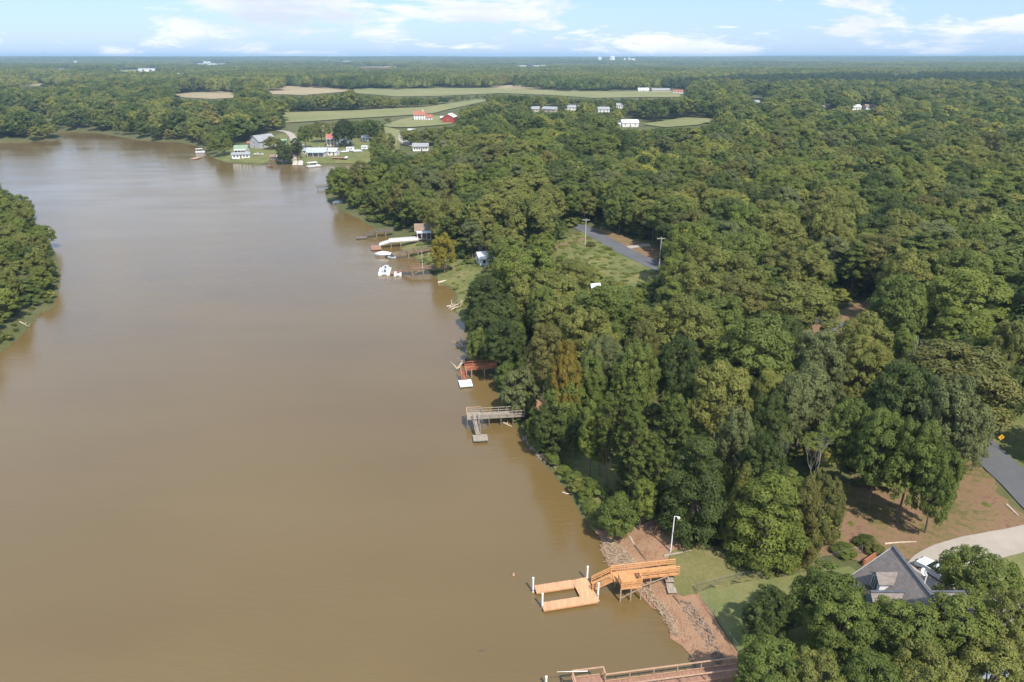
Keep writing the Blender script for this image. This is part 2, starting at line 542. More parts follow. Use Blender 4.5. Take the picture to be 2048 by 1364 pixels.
sheet('lawn', gp((1850, 1122), (1960, 1087), (2080, 1050), (2120, 1085), (2120, 1160), (1900, 1180), (1790, 1190), (1770, 1130)), M_lawn2, 0.10, 1.3, 0.2)
ribbon('driveway', gp((2150, 1045), (2060, 1075), (1990, 1090), (1930, 1105), (1890, 1120), (1862, 1140), (1850, 1180)), (3.3, 5.6), M_concrete, 0.16, 1.0, 5)
ribbon('road', gp((2200, 1120), (2100, 1030), (2048, 975), (2000, 932), (1965, 898), (1900, 835), (1850, 790), (1790, 735), (1745, 700), (1700, 665), (1650, 640), (1590, 622), (1530, 610), (1460, 590), (1390, 562), (1320, 536), (1260, 508), (1215, 484), (1180, 463), (1150, 448), (1110, 432)), 5.6, M_asphalt, 0.16, 1.5, 4)
sheet('roadside_verge', gp((2048, 800), (2080, 900), (2080, 960), (2040, 950), (2000, 915), (1975, 880), (1985, 820)), M_meadow, 0.10, 1.5, 0.3)
sheet('meadow', gp((1085, 505), (1120, 478), (1166, 462), (1215, 490), (1262, 516), (1310, 542), (1300, 600), (1240, 660), (1160, 640), (1090, 560)), M_meadow, 0.10, 2.0, 0.5)
sheet('roadside_verge', gp((1190, 455), (1240, 470), (1300, 492), (1345, 520), (1322, 530), (1262, 500), (1218, 478), (1182, 459)), M_dust, 0.10, 1.5, 0.3)
ribbon('gravel_track', gp((1300, 490), (1262, 494), (1248, 498)), 3.0, M_concrete, 0.14, 1.2, 3)
ribbon('dirt_track', gp((1170, 478), (1140, 486), (1110, 496), (1085, 505)), 2.6, M_dust, 0.14, 1.2, 3)
sheet('shore_grass', gp((805, 500), (800, 482), (830, 474), (880, 470), (960, 500), (965, 560), (940, 610), (930, 650), (912, 622), (913, 606), (915, 589), (908, 577), (896, 569), (878, 566), (876, 554), (862, 541), (852, 529), (830, 514)), M_meadow, 0.06, 1.5, 0.25)
sheet('shore_grass', gp((1146, 990), (1158, 1014), (1172, 1041), (1186, 1062), (1240, 1060), (1300, 1040), (1280, 960), (1180, 900), (1100, 900), (1110, 945), (1132, 972)), M_meadow, 0.05, 1.2, 0.25)
sheet('dirt_bank', gp((1056, 815), (1075, 800), (1110, 803), (1115, 820), (1090, 835), (1062, 832)), M_clay, 0.10, 1.0, 0.2)
sheet('dirt_patch', gp((1625, 650), (1680, 620), (1735, 600), (1750, 640), (1690, 680), (1630, 690)), M_dust, 0.12, 1.5, 0.3)
sheet('lawn', gp((428, 317), (440, 308), (500, 290), (560, 268), (620, 264), (720, 270), (800, 268), (800, 310), (750, 326), (700, 327), (604, 329), (580, 326), (511, 328), (450, 324)), M_meadow, 0.20, 4.0, 0.5)
ribbon('lane', gp((790, 266), (800, 276), (810, 286), (818, 293), (840, 293)), 6.0, M_concrete, 0.4, 4, 3)
ribbon('lane', gp((556, 262), (575, 264), (584, 272), (588, 282), (600, 292), (640, 306), (690, 305)), 5.0, M_concrete, 0.45, 4, 3)

FIELDS = [
    ('hay_field', M_field, [(556, 226), (573, 247), (676, 240), (793, 233), (866, 228), (892, 221), (983, 201), (951, 200), (849, 215), (705, 222)]),
    ('hay_field', M_field, [(765, 252), (802, 240), (840, 232), (885, 233), (915, 243), (900, 250), (822, 256), (781, 256)]),
    ('cut_field', M_tan, [(528, 174), (567, 171), (640, 173), (700, 178), (690, 184), (608, 191), (545, 189)]),
    ('hay_field', M_field, [(706, 177), (934, 177), (985, 176), (1100, 178), (1140, 181), (1232, 184), (1362, 182), (1360, 195), (1290, 195), (1185, 197), (1105, 191), (1000, 187), (900, 192), (793, 194), (711, 187)]),
    ('cut_field', M_tan, [(975, 176), (990, 172), (1040, 170), (1082, 171), (1080, 180), (1010, 180)]),
    ('cut_field', M_tan, [(335, 191), (381, 186), (466, 182), (474, 196), (424, 199), (370, 196)]),
    ('cut_field', M_tan, [(5, 168), (130, 167), (129, 172), (5, 174)]),
    ('hay_field', M_field, [(1285, 250), (1369, 236), (1438, 238), (1420, 246), (1395, 251), (1330, 256)]),
    ('hay_field', M_field, [(406, 231), (450, 231), (442, 239), (412, 239)]),
    ('hay_field', M_field, [(195, 141), (330, 138), (340, 142), (240, 145)]),
    ('hay_field', M_field, [(740, 247), (800, 262), (792, 300), (775, 300), (770, 262)]),
]
for i, (nm, mt, poly) in enumerate(FIELDS):
    pw = gp(*poly)
    a = np.array(pw); span = float(np.ptp(a[:, 0]) + np.ptp(a[:, 1]))
    sheet(nm, pw, mt, 0.7, max(8.0, span / 50), 0.0, seed=i + 3)

# =================================================================== TREES
def leaf_material(name, stops, var=0.30, transl=0.40, warm=(0.16, 0.15, 0.03)):
    """foliage: tone differs from tree to tree and from spray to spray"""
    m, n, l, b = material(name)
    out = n['Material Output']
    oi = n.new('ShaderNodeObjectInfo')
    rp = n.new('ShaderNodeValToRGB'); el = rp.color_ramp.elements
    el[0].position, el[0].color = stops[0][0], (*stops[0][1], 1)
    el[1].position, el[1].color = stops[-1][0], (*stops[-1][1], 1)
    for p, c in stops[1:-1]:
        e = el.new(p); e.color = (*c, 1)
    at_ = n.new('ShaderNodeAttribute'); at_.attribute_name = 'lv'
    l.new(oi.outputs['Random'], rp.inputs[0])
    mr = n.new('ShaderNodeMapRange'); mr.inputs['To Min'].default_value = 1 - var; mr.inputs['To Max'].default_value = 1 + var
    l.new(at_.outputs['Fac'], mr.inputs[0])
    hs = n.new('ShaderNodeHueSaturation')
    l.new(rp.outputs[0], hs.inputs['Color']); l.new(mr.outputs[0], hs.inputs['Value'])
    mr2 = n.new('ShaderNodeMapRange'); mr2.inputs['From Min'].default_value = 0.72; mr2.inputs['To Max'].default_value = 0.55
    l.new(at_.outputs['Fac'], mr2.inputs[0])
    wm = n.new('ShaderNodeMix'); wm.data_type = 'RGBA'; wm.inputs[7].default_value = (*warm, 1)
    l.new(mr2.outputs[0], wm.inputs[0]); l.new(hs.outputs[0], wm.inputs[6])
    l.new(wm.outputs[2], b.inputs['Base Color'])
    b.inputs['Roughness'].default_value = 0.55
    b.inputs['Specular IOR Level'].default_value = 0.22
    tr = n.new('ShaderNodeBsdfTranslucent'); l.new(wm.outputs[2], tr.inputs['Color'])
    ms = n.new('ShaderNodeMixShader'); ms.inputs[0].default_value = transl
    l.new(b.outputs[0], ms.inputs[1]); l.new(tr.outputs[0], ms.inputs[2]); l.new(ms.outputs[0], out.inputs['Surface'])
    return m

LEAF = {
    'dark':   leaf_material('leaf_dark_green',  [(0, (0.079, 0.110, 0.029)), (1, (0.107, 0.135, 0.033))], warm=(0.171, 0.191, 0.044)),
    'mid':    leaf_material('leaf_mid_green',   [(0, (0.137, 0.179, 0.037)), (1, (0.181, 0.215, 0.046))], warm=(0.278, 0.275, 0.055)),
    'grey':   leaf_material('leaf_grey_green',  [(0, (0.154, 0.179, 0.063)), (1, (0.192, 0.206, 0.076))], warm=(0.278, 0.275, 0.101)),
    'olive':  leaf_material('leaf_olive',       [(0, (0.200, 0.212, 0.050)), (1, (0.238, 0.240, 0.057))], warm=(0.336, 0.285, 0.071)),
    'lime':   leaf_material('leaf_yellow_green',[(0, (0.172, 0.218, 0.040)), (1, (0.208, 0.236, 0.045))], warm=(0.307, 0.294, 0.053)),
    'yellow': leaf_material('leaf_yellow',      [(0, (0.27, 0.245, 0.03)), (1, (0.31, 0.26, 0.032))], warm=(0.40, 0.31, 0.035)),
    'orange': leaf_material('leaf_orange',      [(0, (0.235, 0.195, 0.038)), (1, (0.26, 0.20, 0.038))], warm=(0.36, 0.23, 0.035)),
    'brown':  leaf_material('leaf_brown_green', [(0, (0.178, 0.178, 0.048)), (1, (0.204, 0.190, 0.054))], warm=(0.302, 0.237, 0.058)),
    'pine':   leaf_material('pine_needles',     [(0, (0.131, 0.173, 0.037)), (1, (0.173, 0.206, 0.046))], warm=(0.261, 0.261, 0.068)),
    'wood':   leaf_material('leaf_woodland',    [(0.0, (0.076, 0.106, 0.026)), (0.22, (0.113, 0.153, 0.034)), (0.45, (0.157, 0.186, 0.042)), (0.65, (0.194, 0.212, 0.048)), (0.82, (0.232, 0.240, 0.052)), (0.95, (0.286, 0.283, 0.050)), (1.0, (0.238, 0.205, 0.062))], warm=(0.292, 0.281, 0.065)),
    'evergreen_and_cloud_shade': leaf_material('leaf_evergreen_and_cloud_shade', [(0, (0.048, 0.072, 0.028)), (1, (0.070, 0.094, 0.032))], warm=(0.097, 0.119, 0.037)),
}
LEAFWORD = {'dark': 'dark green', 'mid': 'mid green', 'grey': 'grey green', 'olive': 'olive green', 'lime': 'yellow green', 'yellow': 'yellow', 'orange': 'orange', 'brown': 'brownish green', 'pine': 'green', 'evergreen_and_cloud_shade': 'very dark green'}
M_bark = paint('bark', (0.16, 0.125, 0.095), 0.95, 0.3, 4.0, bump=0.6, streak=(3, 3, 0.6))
M_pbark = paint('pine_bark', (0.19, 0.125, 0.09), 0.95, 0.3, 4.0, bump=0.6, streak=(3, 3, 0.6))
M_dead = paint('dead_wood', (0.36, 0.32, 0.27), 0.95, 0.25, 4.0, bump=0.5, streak=(3, 3, 0.6))

def unit(a):
    return a / np.maximum(np.linalg.norm(a, axis=-1, keepdims=True), 1e-9)

def sphere_dirs(g, n, zmin=-1.0):
    z = g.uniform(zmin, 1, n); a = g.uniform(0, 2 * np.pi, n); s = np.sqrt(1 - z * z)
    return np.stack([s * np.cos(a), s * np.sin(a), z], 1)

def leaf_quads(g, C, N, size, aspect):
    n = len(C)
    N = unit(N)
    t = unit(np.cross(N, g.normal(size=(n, 3))))
    bt = np.cross(N, t)
    s = size * g.uniform(0.7, 1.3, n)[:, None]
    fold = N * s * 0.25
    V = np.stack([C + t * s, C + bt * s * aspect - fold, C - t * s, C - bt * s * aspect - fold], 1).reshape(-1, 3)
    F = np.arange(4 * n, dtype=np.int32).reshape(-1, 4)
    return V, F

def crown_mesh(name, lobes, per, leaves, size, seed, H, RR, aspect=0.62, clump=0.125, droop=0.0, flat=0.75, rough=0.30):
    """lobes: (centre, radius); every lobe carries clumps, every clump carries leaves"""
    g = np.random.default_rng(seed)
    C, N, LV = [], [], []
    cen = np.array([c for c, r in lobes]); rad = np.array([r for c, r in lobes])
    axis_ = cen.mean(0)
    for i, (c, r) in enumerate(lobes):
        c = np.array(c)
        d = sphere_dirs(g, per, -0.55)
        out = c - axis_; out[2] *= 0.3
        d = unit(d + 0.45 * out / (np.linalg.norm(out) + 1e-6))
        p = c + d * r * g.uniform(0.82, 1.12, (per, 1))
        # leave out clumps that lie deep inside another lobe
        q = np.linalg.norm(p[:, None] - cen[None], axis=2) / rad[None]
        q[:, i] = 9
        keep = (q.min(1) > 0.72) & (g.uniform(size=per) > 0.09)
        p, d = p[keep], d[keep]
        tone = g.uniform(0.25, 0.7)
        for k in range(len(p)):
            rc = clump * RR * g.uniform(0.7, 1.35)
            nl = max(4, int(leaves * (rc / (clump * RR)) ** 1.5))
            ld = sphere_dirs(g, nl, -0.5)
            pos = p[k] + ld * np.array([rc, rc, rc * flat]) * g.uniform(0.55, 1.05, (nl, 1)) ** 0.6
            if droop:
                pos[:, 2] -= droop * np.linalg.norm(pos[:, :2] - p[k][:2], axis=1)
            C.append(pos)
            N.append(unit(ld * 0.8 + d[k] * 0.3 + np.array([0, 0, 0.45]) + g.normal(size=(nl, 3)) * rough))
            LV.append(np.clip(tone + g.normal(0, 0.10) + g.normal(0, 0.14, nl), 0, 1))
    C = np.concatenate(C); N = np.concatenate(N); LV = np.concatenate(LV)
    V, Fq = leaf_quads(g, C, N, size, aspect)
    return np_mesh(name, V, Fq, LEAF['wood'], {'lv': np.repeat(LV, 4)})

def broad_lobes(g, H, RR, base, n, spread=0.64, top=0.9):
    """uneven lobes that fill a domed crown"""
    L = []
    zc = H * (base + 1) / 2; hh = H * (1 - base) / 2
    for i in range(n):
        f = (i + 0.5) / n
        el = math.asin(min(1.0, -0.68 + 1.66 * f))
        az = i * 2.399963 + g.uniform(-0.5, 0.5)
        rr_ = spread * g.uniform(0.85, 1.15)
        r = RR * g.uniform(0.27, 0.38)
        c = (RR * rr_ * math.cos(el) * math.cos(az), RR * rr_ * math.cos(el) * math.sin(az), zc + hh * 0.70 * math.sin(el) * g.uniform(0.85, 1.12))
        L.append((c, r))
    return L

def trunk_mesh(name, seed, H, lobes, r0=0.24, mat=None, top=0.62, lean=0.3):
    g = random.Random(seed)
    mb = MB()
    bend = Vector((g.uniform(-lean, lean), g.uniform(-lean, lean), 0))
    pts = [Vector((0, 0, -0.6)), Vector((0, 0, 0.25)), bend * 0.4 + Vector((0, 0, H * 0.25)), bend + Vector((0, 0, H * 0.45)), bend * 1.4 + Vector((0, 0, H * top))]
    mb.tube(pts, [r0 * 1.5, r0 * 1.15, r0 * 0.9, r0 * 0.65, r0 * 0.28], 8)
    for c, r in lobes:
        c = Vector(c)
        k = g.uniform(0.3, 0.5)
        a = bend * (k * 2) + Vector((0, 0, H * k))
        mid = a.lerp(c, 0.5) + Vector((0, 0, 0.25 * (c - a).length * 0.4))
        mb.tube([a, mid, c], [r0 * 0.45, r0 * 0.28, r0 * 0.10], 5)
    me = bpy.data.meshes.new(name)
    me.from_pydata(mb.v, [], mb.f)
    me.polygons.foreach_set('use_smooth', [True] * len(me.polygons))
    me.materials.append(mat or M_bark)
    me.update()
    return me

def pine_tufts(g, H, RR, base):
    L = []
    z = base * H
    k = 0
    while z < H * 0.985:
        f = (z / H - base) / (1 - base)
        reach = (RR * (1.0 - f ** 2.3) * (0.5 + 0.5 * min(1, f * 3)) + 0.35) * g.uniform(0.72, 1.15)
        nb = g.integers(4, 7)
        for j in range(nb):
            a = k * 1.1 + j * 2 * math.pi / nb + g.uniform(-0.4, 0.4)
            ln = reach * g.uniform(0.65, 1.1)
            for q in ((1.0, 0.62, 0.34) if ln > 1.6 else (1.0, 0.5)):
                L.append(((ln * q * math.cos(a), ln * q * math.sin(a), z + ln * q * g.uniform(0.0, 0.28)), g.uniform(0.55, 0.8)))
        z += H * g.uniform(0.045, 0.065); k += 1
    L.append(((0, 0, H * 0.97), 0.6))
    return L

def pine_mesh(name, tufts, leaves, size, seed, tuft_scale=1.0):
    g = np.random.default_rng(seed)
    C, N, LV = [], [], []
    for c, r in tufts:
        nl = leaves
        d = sphere_dirs(g, nl, -0.6)
        r = r * tuft_scale
        C.append(np.array(c) + d * np.array([r, r, r * 0.5]) * g.uniform(0.4, 1, (nl, 1)))
        N.append(unit(np.array([0, 0, 0.9]) + d * 0.6 + g.normal(size=(nl, 3)) * 0.5))
        LV.append(np.clip(g.uniform(0.2, 0.62) + g.normal(0, 0.15, nl), 0, 1))
    V, Fq = leaf_quads(g, np.concatenate(C), np.concatenate(N), size, 0.36)
    return np_mesh(name, V, Fq, LEAF['pine'], {'lv': np.repeat(np.concatenate(LV), 4)})

def branchy_mesh(name, seed, H, RR, mat):
    """a leafless crown: forks four times"""
    g = random.Random(seed)
    mb = MB()
    tips = []
    def grow(p, d, ln, r, lev):
        q = p + d * ln * 0.5 + Vector((g.uniform(-1, 1), g.uniform(-1, 1), g.uniform(0, 0.6))) * ln * 0.08
        e = p + d * ln
        mb.tube([p, q, e], [r, r * 0.82, r * 0.62], 6 if lev < 2 else 4, cap=False)
        if lev >= 4:
            tips.append(e); return
        for _ in range(3 if lev < 3 else 2):
            nd = (d + Vector((g.uniform(-1, 1) * RR / H * 2.1, g.uniform(-1, 1) * RR / H * 2.1, g.uniform(0.0, 0.35))) * 0.75).normalized()
            grow(e, nd, ln * g.uniform(0.62, 0.82), r * 0.6, lev + 1)
    grow(Vector((0, 0, -0.4)), Vector((0.03, 0.02, 1)).normalized(), H * 0.30, 0.17, 0)
    s = (H * 0.98) / max(v[2] for v in mb.v)
    me = bpy.data.meshes.new(name)
    me.from_pydata([(x, y, z * s if z > 0 else z) for x, y, z in mb.v], [], mb.f)
    me.polygons.foreach_set('use_smooth', [True] * len(me.polygons))
    me.materials.append(mat); me.update()
    return me, [Vector((t.x, t.y, t.z * s)) for t in tips]

# ---- prototypes: kind -> list of (trunk mesh, crown mesh, height, radius)
PROTO = {}
def reg(kind, trunk, crown, H, RR):
    PROTO.setdefault(kind, []).append((trunk, crown, H, RR))

for s in range(6):                                   # spreading crowns
    g = np.random.default_rng(100 + s)
    L = broad_lobes(g, 16, 5.6, 0.14 + 0.04 * (s % 3), 21 + 2 * (s % 3))
    reg('oak', trunk_mesh('trunk', s, 16, L), crown_mesh('crown', L, 20, 62, 0.165, 200 + s, 16, 5.6), 16, 5.6)
for s in range(3):                                   # tall oval crowns
    g = np.random.default_rng(140 + s)
    L = broad_lobes(g, 18, 3.9, 0.1, 20, spread=0.56)
    reg('tall', trunk_mesh('trunk', 20 + s, 18, L), crown_mesh('crown', L, 17, 62, 0.16, 240 + s, 18, 3.9, clump=0.17), 18, 3.9)
for s in range(4):                                   # round crowns that come low
    g = np.random.default_rng(150 + s)
    L = broad_lobes(g, 13, 5.6, 0.05, 23)
    reg('round', trunk_mesh('trunk', 25 + s, 13, L), crown_mesh('crown', L, 20, 62, 0.165, 250 + s, 13, 5.6), 13, 5.6)
for s in range(2):                                   # feathery layered crowns
    g = np.random.default_rng(160 + s)
    L = []
    for tier, (zf, rf, nn) in enumerate(((0.12, 0.50, 6), (0.27, 0.70, 7), (0.45, 0.66, 6), (0.62, 0.50, 5), (0.78, 0.32, 4), (0.92, 0.08, 2))):
        for j in range(nn):
            a_ = 2 * math.pi * j / nn + tier * 0.7 + g.uniform(-0.35, 0.35); q_ = rf * g.uniform(0.75, 1.2)
            L.append(((5.0 * q_ * math.cos(a_), 5.0 * q_ * math.sin(a_), 13 * (zf + g.uniform(-0.05, 0.05))), 5.0 * g.uniform(0.20, 0.30)))
    reg('feather', trunk_mesh('trunk', 30 + s, 13, L), crown_mesh('crown', L, 9, 84, 0.21, 260 + s, 13, 5.0, aspect=0.36, clump=0.20, droop=0.35, flat=0.42), 13, 5.0)
for s in range(4):                                   # low rounded crowns that reach the ground
    g = np.random.default_rng(180 + s)
    L = broad_lobes(g, 7, 3.2, 0.02, 15, spread=0.60)
    reg('bush', trunk_mesh('trunk', 40 + s, 7, L, 0.14, top=0.5), crown_mesh('crown', L, 14, 60, 0.14, 280 + s, 7, 3.2, clump=0.17), 7, 3.2)
for s in range(3):
    g = np.random.default_rng(190 + s)
    T = pine_tufts(g, 17, 4.3, 0.44)
    mb_l = [(c, r) for c, r in T if abs(c[2]) > 0][::3]
    reg('pine', trunk_mesh('trunk', 50 + s, 17, mb_l, 0.2, M_pbark, top=0.95, lean=0.15), pine_mesh('crown', T, 78, 0.25, 290 + s, 1.25), 17, 4.3)
for s in range(3):
    me, tips = branchy_mesh('branches', 60 + s, 12, 4.2, M_dead)
    PROTO.setdefault('bare', []).append((me, None, 12, 4.2))
for s in range(2):
    me, tips = branchy_mesh('branches', 70 + s, 12, 4.0, M_dead)
    g = np.random.default_rng(300 + s)
    T = [((t.x, t.y, t.z), 0.75) for t in tips if g.uniform() < 0.55]
    reg('dying', me, pine_mesh('crown', T, 26, 0.20, 310 + s), 12, 4.0)

KINDNAME = {'oak': ('broadleaf_tree', 'broadleaf tree'), 'tall': ('broadleaf_tree', 'narrow tree'), 'round': ('broadleaf_tree', 'round tree'), 'feather': ('broadleaf_tree', 'feathery layered tree'),
            'bush': ('shore_shrub', 'rounded shrub'), 'pine': ('pine_tree', 'pine tree'), 'bare': ('bare_tree', 'leafless grey tree'), 'dying': ('dying_tree', 'half dead tree')}
CATS = {'bush': 'shrub'}

def plant(kind, x, y, h, r, leaf, label, group, rz=None, var=None):
    pr = PROTO[kind]
    tm, cm, H, RR = pr[random.randrange(len(pr)) if var is None else var % len(pr)]
    o = bpy.data.objects.new(KINDNAME[kind][0], None)
    o.empty_display_size = 0.5
    COL.objects.link(o)
    o.location = (x, y, gz(x, y) - 0.1)
    o.rotation_euler = (0, 0, random.uniform(0, 6.28) if rz is None else rz)
    k_ = random.uniform(0.9, 1.1)
    o.scale = (r / RR * k_, r / RR / k_, h / H)
    o.rotation_euler.x = random.uniform(-0.05, 0.05); o.rotation_euler.y = random.uniform(-0.05, 0.05)
    tag(o, label, CATS.get(kind, 'tree'), group)
    t = bpy.data.objects.new('trunk', tm); COL.objects.link(t); t.parent = o
    if cm is not None:
        c = bpy.data.objects.new('crown', cm); COL.objects.link(c); c.parent = o
        c.material_slots[0].link = 'OBJECT'
        c.material_slots[0].material = LEAF[leaf]
    return o

# ---- trees singled out in the photograph: u, v of the top, height, width in px, kind, leaf, place
HAND = [
 (1375, 590, 18, 140, 'oak', 'olive', 'with a broad dome in the middle of the wood'), (1182, 610, 17, 115, 'oak', 'olive', 'beside the small grassy gap in the shore wood'),
 (1141, 682, 19, 62, 'oak', 'orange', 'turning colour behind the red pier'), (1183, 712, 14, 80, 'oak', 'mid', 'in front of the orange one'),
 (1088, 642, 16, 80, 'oak', 'brown', 'turning colour near the red pier'), (1135, 736, 14, 95, 'oak', 'mid', 'behind the dirt bank of the grey pier'),
 (1108, 800, 10, 76, 'round', 'dark', 'at the land end of the grey pier'), (1187, 790, 14, 56, 'tall', 'lime', 'inland of the grey pier'),
 (1272, 802, 16, 70, 'pine', 'pine', 'with a visible stem inland of the grey pier'), (1225, 783, 16, 54, 'pine', 'pine', 'beside the yellow green one inland of the grey pier'),
 (1366, 786, 17, 86, 'pine', 'pine', 'at the dark gap in the shore wood'), (1274, 765, 17, 58, 'pine', 'pine', 'at the back of the shore pines'),
 (1248, 866, 9, 50, 'pine', 'pine', 'on the bare slope above the shore'), (1312, 868, 12, 60, 'pine', 'pine', 'lowest of the shore pines'),
 (1363, 675, 17, 95, 'oak', 'dark', 'with bare stems over the dark gap in the wood'), (1217, 672, 16, 85, 'oak', 'grey', 'behind the shore pines'),
 (1268, 682, 17, 100, 'oak', 'mid', 'with clear stems behind the shore pines'), (1281, 640, 16, 66, 'oak', 'brown', 'with a rusty top in the shore wood'),
 (1447, 722, 17, 130, 'oak', 'olive', 'between the dark gap and the road'), (1087, 572, 15, 60, 'oak', 'mid', 'beside the leafless one in the shore wood'),
 (975, 552, 13, 84, 'oak', 'dark', 'at the point above the driftwood'), (1003, 588, 14, 90, 'oak', 'dark', 'behind the point above the driftwood'),
 (955, 612, 11, 56, 'oak', 'dark', 'overhanging the water below the driftwood'), (1005, 640, 13, 85, 'oak', 'dark', 'above the fallen trees on the shore'),
 (955, 655, 9, 46, 'bush', 'mid', 'over the water beside the fallen trees'), (1113, 592, 15, 100, 'oak', 'olive', 'in front of the leafless one by the white shed'),
 (1040, 738, 9, 76, 'bush', 'grey', 'at the shore end of the red pier'), (1014, 722, 6, 46, 'bush', 'mid', 'beside the shore end of the red pier'),
 (1054, 785, 5, 34, 'bush', 'lime', 'on the bank between the red and the grey pier'), (1070, 818, 6, 40, 'bush', 'lime', 'where the grey pier meets the bank'),
 (1606, 565, 15, 150, 'oak', 'olive', 'spreading beside the bend of the road'), (1653, 657, 17, 118, 'oak', 'grey', 'in front of the dirt patch by the road'),
 (1746, 627, 18, 112, 'oak', 'olive', 'between the dirt patch and the leafless crown'), (1738, 668, 16, 105, 'oak', 'olive', 'lower beside the leafless crown'),
 (1815, 552, 18, 108, 'oak', 'mid', 'beyond the road behind the dirt patch'), (1955, 535, 19, 165, 'oak', 'lime', 'broadest of those beyond the road'),
 (1858, 668, 15, 105, 'bare', 'mid', 'standing among the oaks by the road'), (1968, 697, 12, 50, 'tall', 'lime', 'pointed beside the road verge'),
 (1930, 666, 16, 70, 'oak', 'dark', 'behind the leafless crown by the road'), (1835, 724, 18, 140, 'oak', 'dark', 'in front of the leafless crown'),
 (1917, 747, 18, 128, 'oak', 'grey', 'beside the asphalt road near the house'), (1943, 790, 16, 100, 'oak', 'grey', 'overhanging the asphalt road near the house'),
 (1785, 815, 16, 108, 'oak', 'mid', 'above the shaded bare earth'), (1848, 835, 16, 118, 'oak', 'mid', 'with bare stems above the shaded bare earth'),
 (1712, 800, 15, 98, 'oak', 'mid', 'behind the two half dead ones'), (1903, 880, 14, 90, 'round', 'mid', 'at the corner of the bare earth and the road'),
 (1536, 733, 15, 44, 'tall', 'olive', 'in the wood inland of the shore pines'), (1624, 733, 16, 108, 'oak', 'grey', 'inland of the half dead ones'),
 (1589, 762, 15, 88, 'oak', 'grey', 'close behind the half dead ones'), (1552, 785, 15, 80, 'oak', 'dark', 'between the shore pines and the half dead ones'),
 (1577, 852, 13, 50, 'dying', 'lime', 'narrower of the two half dead pair'), (1653, 843, 14, 84, 'dying', 'lime', 'broader of the two half dead pair'),
 (1492, 820, 15, 90, 'oak', 'grey', 'behind the lamp post thicket'), (1823, 645, 14, 58, 'tall', 'lime', 'just behind the leafless crown'),
 (2036, 632, 16, 80, 'oak', 'olive', 'beyond the road at the verge'), (2040, 735, 12, 70, 'oak', 'dark', 'over the shaded verge of the road'),
 (1288, 947, 9, 58, 'tall', 'lime', 'bright and pointed at the clay shore'), (1240, 991, 7, 78, 'bush', 'mid', 'largest at the edge of the clay shore'),
 (1405, 880, 14, 150, 'feather', 'dark', 'behind the lamp post'), (1490, 927, 13, 62, 'feather', 'olive', 'behind the yellow green feathery one'),
 (1557, 952, 13, 140, 'feather', 'lime', 'shading the lawn by the wire fence'), (1518, 1046, 5, 56, 'feather', 'mid', 'low beside the lawn by the wire fence'),
 (1632, 962, 12, 74, 'feather', 'brown', 'over the red earth track'), (1660, 945, 13, 84, 'round', 'brown', 'at the edge of the red earth track'), (1622, 1042, 5, 60, 'bush', 'dark', 'under the brown green one by the red earth'),
 (1540, 872, 14, 100, 'oak', 'dark', 'between the feathery ones and the half dead pair'),
 (1246, 894, 8, 46, 'pine', 'pine', 'above the shore shrubs'), (1278, 900, 11, 58, 'pine', 'pine', 'behind the bright pointed one'), (1315, 890, 12, 50, 'pine', 'pine', 'beside the dark feathery one'),
 (1150, 828, 8, 56, 'oak', 'dark', 'on the bank past the grey pier'), (1205, 848, 9, 50, 'tall', 'olive', 'on the slope past the grey pier'),
 (886, 467, 12, 50, 'round', 'yellow', 'beside the long brown dock'), (1082, 464, 9, 58, 'round', 'lime', 'round and pale in the meadow'), (1097, 412, 12, 72, 'dying', 'grey', 'grey and thin beside the road bend'),
 (680, 331, 16, 54, 'round', 'lime', 'at the tip of the wooded point'), (716, 320, 17, 42, 'round', 'brown', 'behind the tip of the wooded point'),
 (1138, 566, 10, 52, 'bare', 'mid', 'below the meadow by the white shed'), (1211, 598, 8, 48, 'bare', 'mid', 'lower by the grassy gap'), (1106, 560, 8, 40, 'bare', 'mid', 'smallest of those below the meadow'),
 (1024, 497, 12, 80, 'oak', 'olive', 'in front of the grey roofed cottage'),
 (1548, 1186, 7, 100, 'round', 'dark', 'on the fenced lawn'), (1668, 1140, 10, 140, 'round', 'mid', 'in front of the grey roof'), (1975, 1107, 10, 160, 'round', 'mid', 'beside the concrete driveway'),
 (1560, 1290, 9, 150, 'oak', 'mid', 'below the fenced lawn'), (1704, 1196, 10, 140, 'oak', 'mid', 'under the grey roof gable'), (1822, 1204, 10, 140, 'oak', 'mid', 'in the thicket before the house'),
 (1930, 1195, 11, 150, 'oak', 'mid', 'in the thicket by the driveway'), (2046, 1185, 12, 120, 'oak', 'olive', 'in the thicket past the driveway'), (1640, 1325, 9, 150, 'oak', 'olive', 'lowest on the fenced lawn'),
 (1760, 1320, 9, 140, 'oak', 'mid', 'behind the red pier thicket edge'), (1880, 1310, 10, 160, 'oak', 'olive', 'between the thicket and the house'), (2000, 1290, 10, 160, 'oak', 'olive', 'where the thicket meets the driveway side'),
 (1736, 1170, 6, 52, 'round', 'grey', 'hiding the corner of the grey roof'), (442, 262, 15, 40, 'round', 'lime', 'at the gravel tip of the village lawn'), (567, 280, 14, 34, 'round', 'dark', 'on the village lawn by the brown dock'), (545, 273, 8, 36, 'bush', 'olive', 'beside the grey gabled house'),
 (590, 272, 14, 26, 'tall', 'dark', 'on the village lawn behind the big dark one'), (607, 250, 15, 30, 'oak', 'mid', 'with a clear stem on the village green'), (684, 238, 18, 46, 'round', 'evergreen_and_cloud_shade', 'behind the red roofed village house'),
 (640, 243, 14, 38, 'round', 'olive', 'behind the village green'), (770, 264, 15, 44, 'round', 'olive', 'between the village and the lane'), (768, 296, 13, 40, 'round', 'lime', 'above the village cove'), (748, 240, 12, 40, 'round', 'mid', 'behind the village carport'), (714, 242, 12, 36, 'round', 'mid', 'behind the village shed'),
]
